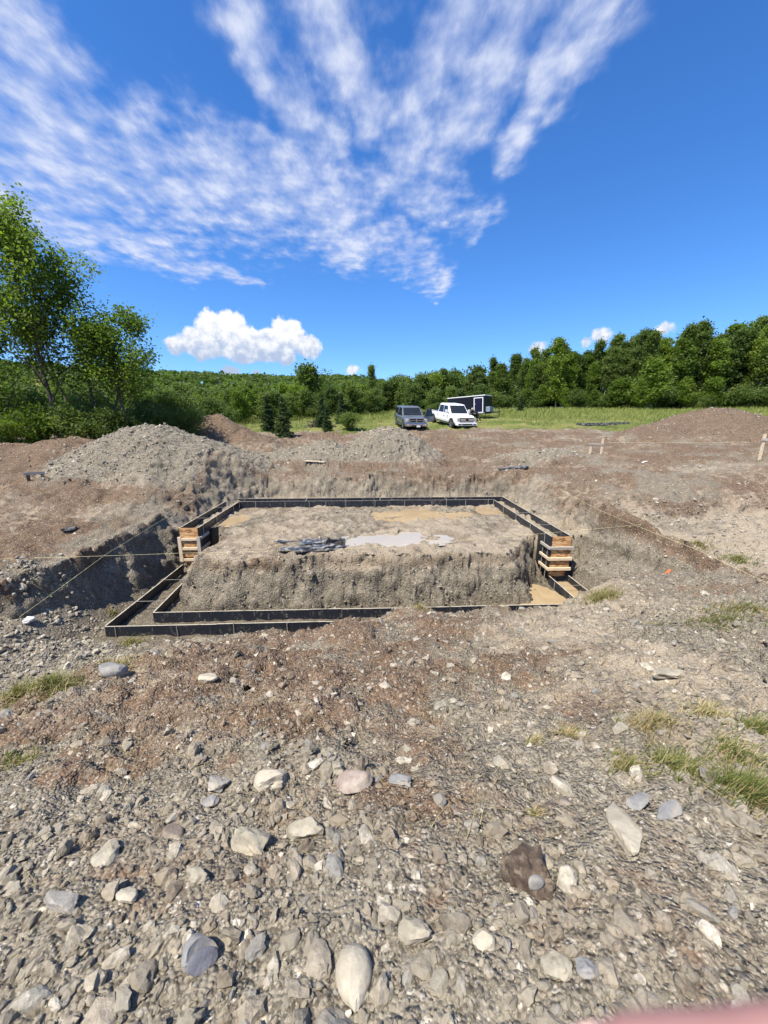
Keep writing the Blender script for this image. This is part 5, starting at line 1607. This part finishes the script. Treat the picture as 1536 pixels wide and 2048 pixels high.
        for s_ in (-1, 1):
            MB().box(xr_ + .05, cb0 - .01, s_ * (W - .13), s_ * (W - .03), belt - .002, belt + .035).build('bed_rail', P, root, bevel=.01)
    if open_door:      # driver's door swung out
        hx = cb1 - .02
        q = MB()
        q.box(-1.12, 0, -.05, .03, zb + .18, belt - .06)
        dd = q.build('driver_door', P, root, bevel=.015)
        fr = MB().tube([(-.03, 0, belt - .08), (-.42, -.1, H - .22), (-.95, -.13, H - .16), (-1.08, -.05, belt - .08)], .035, 6).build('window_frame', M['black_plastic'], dd)
        MB().quadslab([(-.10, -.012, belt - .06), (-.45, -.1, H - .26), (-.93, -.125, H - .2), (-1.05, -.05, belt - .06)], .005).build('window_glass', M['glass'], dd)
        MB().box(-1.05, -.08, -.075, -.045, zb + .24, belt - .12).build('door_card', M['black_plastic'], dd)
        dd.location = (hx, W, 0); dd.rotation_euler = (0, 0, R(-62))
    return root


def seat(o, x, y, L, yaw):
    """rest a vehicle on the sloping ground"""
    c, s_ = math.cos(yaw), math.sin(yaw)
    zf = gz(x + c * L / 3, y + s_ * L / 3); zr = gz(x - c * L / 3, y - s_ * L / 3)
    o.location = (x, y, (zf + zr) / 2 - 0.02)
    o.rotation_euler = (0, -math.atan2(zf - zr, 2 * L / 3), yaw)


ya = R(-85)
t_ = pickup('pickup_truck', 'dark blue grey pickup truck with bed cap and driver door open', (0, 0, 0), ya, 'blue_grey_paint', 5.8, 1.0, 1.88, (-1.0, 1.3), cap=True, open_door=True)
seat(t_, 3.93, 36.3, 5.8, ya)
ya = R(-75)
t_ = pickup('pickup_truck', 'white crew cab pickup truck in front of the black trailer', (0, 0, 0), ya, 'white_paint', 6.2, 1.02, 2.05, (-1.0, 1.75), white=True)
seat(t_, 8.05, 38.0, 6.2, ya)

# enclosed cargo trailer; front (with tongue) towards +x
ya = R(-38)
tr = empty('cargo_trailer', (0, 0, 0), ya)
tag(tr, 'black enclosed cargo trailer with white framed side door behind white truck', 'trailer')
TL, TW, z0, z1 = 4.4, 1.05, .42, 2.22
MB().box(-TL / 2, TL / 2, -TW, TW, z0, z1).build('body', M['black_paint'], tr, bevel=.03)
MB().box(-TL / 2 - .03, TL / 2 + .04, -TW - .03, TW + .03, z1 + .002, z1 + .09).build('roof', M['white_paint'], tr, bevel=.02)
for s_ in (-1, 1):
    MB().box(-TL / 2, TL / 2, s_ * (TW + .002), s_ * (TW + .02), z0 - .04, z0 + .06).build('bottom_trim', M['alu'], tr)
d = MB().box(1.05, 1.95, -TW - .03, -TW - .003, z0 + .12, z1 - .22).build('side_door', M['navy_paint'], tr)
for a in ((.97, 1.05, z0 + .05, z1 - .14), (1.95, 2.03, z0 + .05, z1 - .14), (1.05, 1.95, z1 - .22, z1 - .14), (1.05, 1.95, z0 + .05, z0 + .12)):
    MB().box(a[0], a[1], -TW - .036, -TW - .003, a[2], a[3]).build('door_frame', M['white_paint'], d)
MB().box(1.09, 1.16, -TW - .07, -TW - .03, 1.35, 1.5).build('handle', M['alu'], d)
for xw in (-.75, .15):
    for s_ in (-1, 1):
        wheel(tr, xw, s_ * (TW + .02), .36, .22)
MB().box(-1.3, .7, -TW - .24, -TW - .003, .70, .76).build('fender', M['alu'], tr)
MB().hexa([(TL / 2, -.7, .42), (TL / 2 + 1.35, -.06, .42), (TL / 2 + 1.35, .06, .42), (TL / 2, .7, .42), (TL / 2, -.7, .52), (TL / 2 + 1.35, -.06, .52), (TL / 2 + 1.35, .06, .52), (TL / 2, .7, .52)]).build('tongue', M['black_plastic'], tr)
MB().tube([(TL / 2 + 1.2, 0, .0), (TL / 2 + 1.2, 0, .85)], .04, 8).build('jack', M['black_plastic'], tr)
MB().box(TL / 2 + .04, TL / 2 + .5, -.85, .25, .53, 1.05).build('tool_box', M['tread_plate'], tr, bevel=.02)
tr.location = (11.6, 44.5, gz(11.6, 44.5) + 0.02)
tr.rotation_euler[1] = R(-3.0)

# ------------------------------------------------------------------ person bending beside the white truck
def skin_fig(name, joints, edges, mat, parent=None, sub=2):
    me = bpy.data.meshes.new(name)
    me.from_pydata([j[0] for j in joints], edges, [])
    me.materials.append(mat)
    o = bpy.data.objects.new(name, me); C.objects.link(o); o.parent = parent
    m = o.modifiers.new('skin', 'SKIN'); m.use_smooth_shade = True
    for v, j in zip(me.skin_vertices[0].data, joints):
        v.radius = (j[1], j[1] * (j[2] if len(j) > 2 else 1)); v.use_root = False
    me.skin_vertices[0].data[0].use_root = True
    s_ = o.modifiers.new('sub', 'SUBSURF'); s_.levels = s_.render_levels = sub
    return o


M['skin'] = mat_simple('skin', (0.52, 0.32, 0.24), 0.55, var=0.08)
M['dark_cloth'] = mat_simple('dark_clothes', (0.03, 0.027, 0.025), 0.9, var=0.4)
M['tan_cloth'] = mat_simple('tan_boots', (0.33, 0.27, 0.19), 0.9, var=0.2)
M['hat'] = mat_simple('pale_cap', (0.48, 0.42, 0.33), 0.9, var=0.1)
px_, py_ = 10.75, 38.3
pe = empty('person', (px_, py_, gz(px_, py_)), 0)
tag(pe, 'person in dark clothes bending forward beside the white truck', 'person')
# pelvis, belly, chest, neck, head, then limbs (faces -x, bent at the hips, knees bent)
J = [((.10, 0, .80), .135, .9), ((-.06, 0, .95), .13, 1), ((-.26, 0, 1.06), .15, 1.1), ((-.40, 0, 1.12), .065), ((-.50, 0, 1.16), .085), ((-.52, 0, 1.24), .10), ((-.52, 0, 1.31), .075),
     ((-.28, .19, 1.04), .07), ((-.40, .22, .80), .05), ((-.60, .18, .70), .04), ((-.68, .16, .68), .042),
     ((-.28, -.19, 1.04), .07), ((-.46, -.22, .86), .05), ((-.66, -.18, .84), .04), ((-.74, -.16, .84), .042),
     ((.08, .11, .72), .095), ((.0, .13, .42), .065), ((.14, .13, .10), .045), ((.13, .13, .05), .05), ((-.04, .13, .035), .04),
     ((.10, -.11, .72), .095), ((.14, -.13, .42), .065), ((.36, -.13, .12), .045), ((.36, -.13, .05), .05), ((.20, -.13, .035), .04)]
E_ = [(0, 1), (1, 2), (2, 3), (3, 4), (4, 5), (5, 6), (2, 7), (7, 8), (8, 9), (9, 10), (2, 11), (11, 12), (12, 13), (13, 14), (0, 15), (15, 16), (16, 17), (17, 18), (18, 19), (0, 20), (20, 21), (21, 22), (22, 23), (23, 24)]
skin_fig('body', J, E_, M['dark_cloth'], pe)
hd = mesh_np('head', ICO3[0] * np.array([.10, .085, .125]) + np.array([-.525, 0, 1.235]), ICO3[1], M['skin'], pe, True)
mesh_np('cap', np.c_[ICO3[0][:, :2] * np.array([.112, .10]), np.maximum(ICO3[0][:, 2], -.1) * .09] + np.array([-.515, 0, 1.30]), ICO3[1], M['hat'], pe, True)
for s_, (x0, z0_) in ((1, (-.04, 0)), (-1, (.20, 0))):
    MB().box(x0 - .08, x0 + .22, s_ * .13 - .055, s_ * .13 + .055, 0, .12).build('boot', M['tan_cloth'], pe, bevel=.04, seg=3)
for s_, (x0, z0_) in ((1, (-.70, .67)), (-1, (-.76, .84))):
    MB().box(x0 - .07, x0 + .04, s_ * .165 - .03, s_ * .165 + .03, z0_ - .05, z0_ + .05).build('hand', M['skin'], pe, bevel=.025, seg=3)

# ------------------------------------------------------------------ fingertip of the photographer, close to the lens
def fingertip():
    m, t, p = mat_base('finger_skin', 0.6, 0.3)
    pos = t.new('ShaderNodeTexCoord').outputs['Object']
    t.l.new(t.mix(t.noise(pos, 160, 4), (0.42, 0.205, 0.18), (0.52, 0.28, 0.245)), p.inputs['Base Color'])
    p.inputs['Subsurface Weight'].default_value = 0.15
    p.inputs['Subsurface Radius'].default_value = (0.004, 0.0015, 0.001)
    cm = Matrix.Translation(cam.location) @ cam.rotation_euler.to_matrix().to_4x4()
    root = empty('finger', (0, 0, 0))
    tag(root, 'blurred pink fingertip at the lower right corner of the view', 'finger')
    ax0, ax1 = Vector((0.0215, -0.0675, -0.041)), Vector((0.078, -0.0660, -0.041))
    d = (ax1 - ax0).normalized()
    pts, rad = [], []
    for s_ in (0, .0006, .0016, .003, .005, .0075, .011, .018, .024, .028, .034, .045, .0565):
        k = min(s_ / .0095, 1)
        pts.append(cm @ (ax0 + d * s_)); rad.append(max(.0088 * math.sqrt(1 - (1 - k) ** 2), .0003) * (1.0 if s_ < .02 else (1.05 if s_ < .03 else 0.99)))
    root.location = pts[6]
    mb = MB().tube([p_ - root.location for p_ in pts], rad, 24)
    mb.build('finger_skin', m, root, True, angle=80)
    nl = mat_simple('nail', (0.72, 0.48, 0.43), 0.3)
    up_ = (cm.to_3x3() @ Vector((0, -.35, -1))).normalized(); dw = cm.to_3x3() @ d
    c = pts[5] - root.location + up_ * .0082
    sd_v = dw.cross(up_).normalized()
    n_ = MB().quadslab([c - dw * .004 - sd_v * .004, c + dw * .005 - sd_v * .0045, c + dw * .005 + sd_v * .0045, c - dw * .004 + sd_v * .004], .0008)
    n_.build('fingernail', nl, root, bevel=.0003)


fingertip()
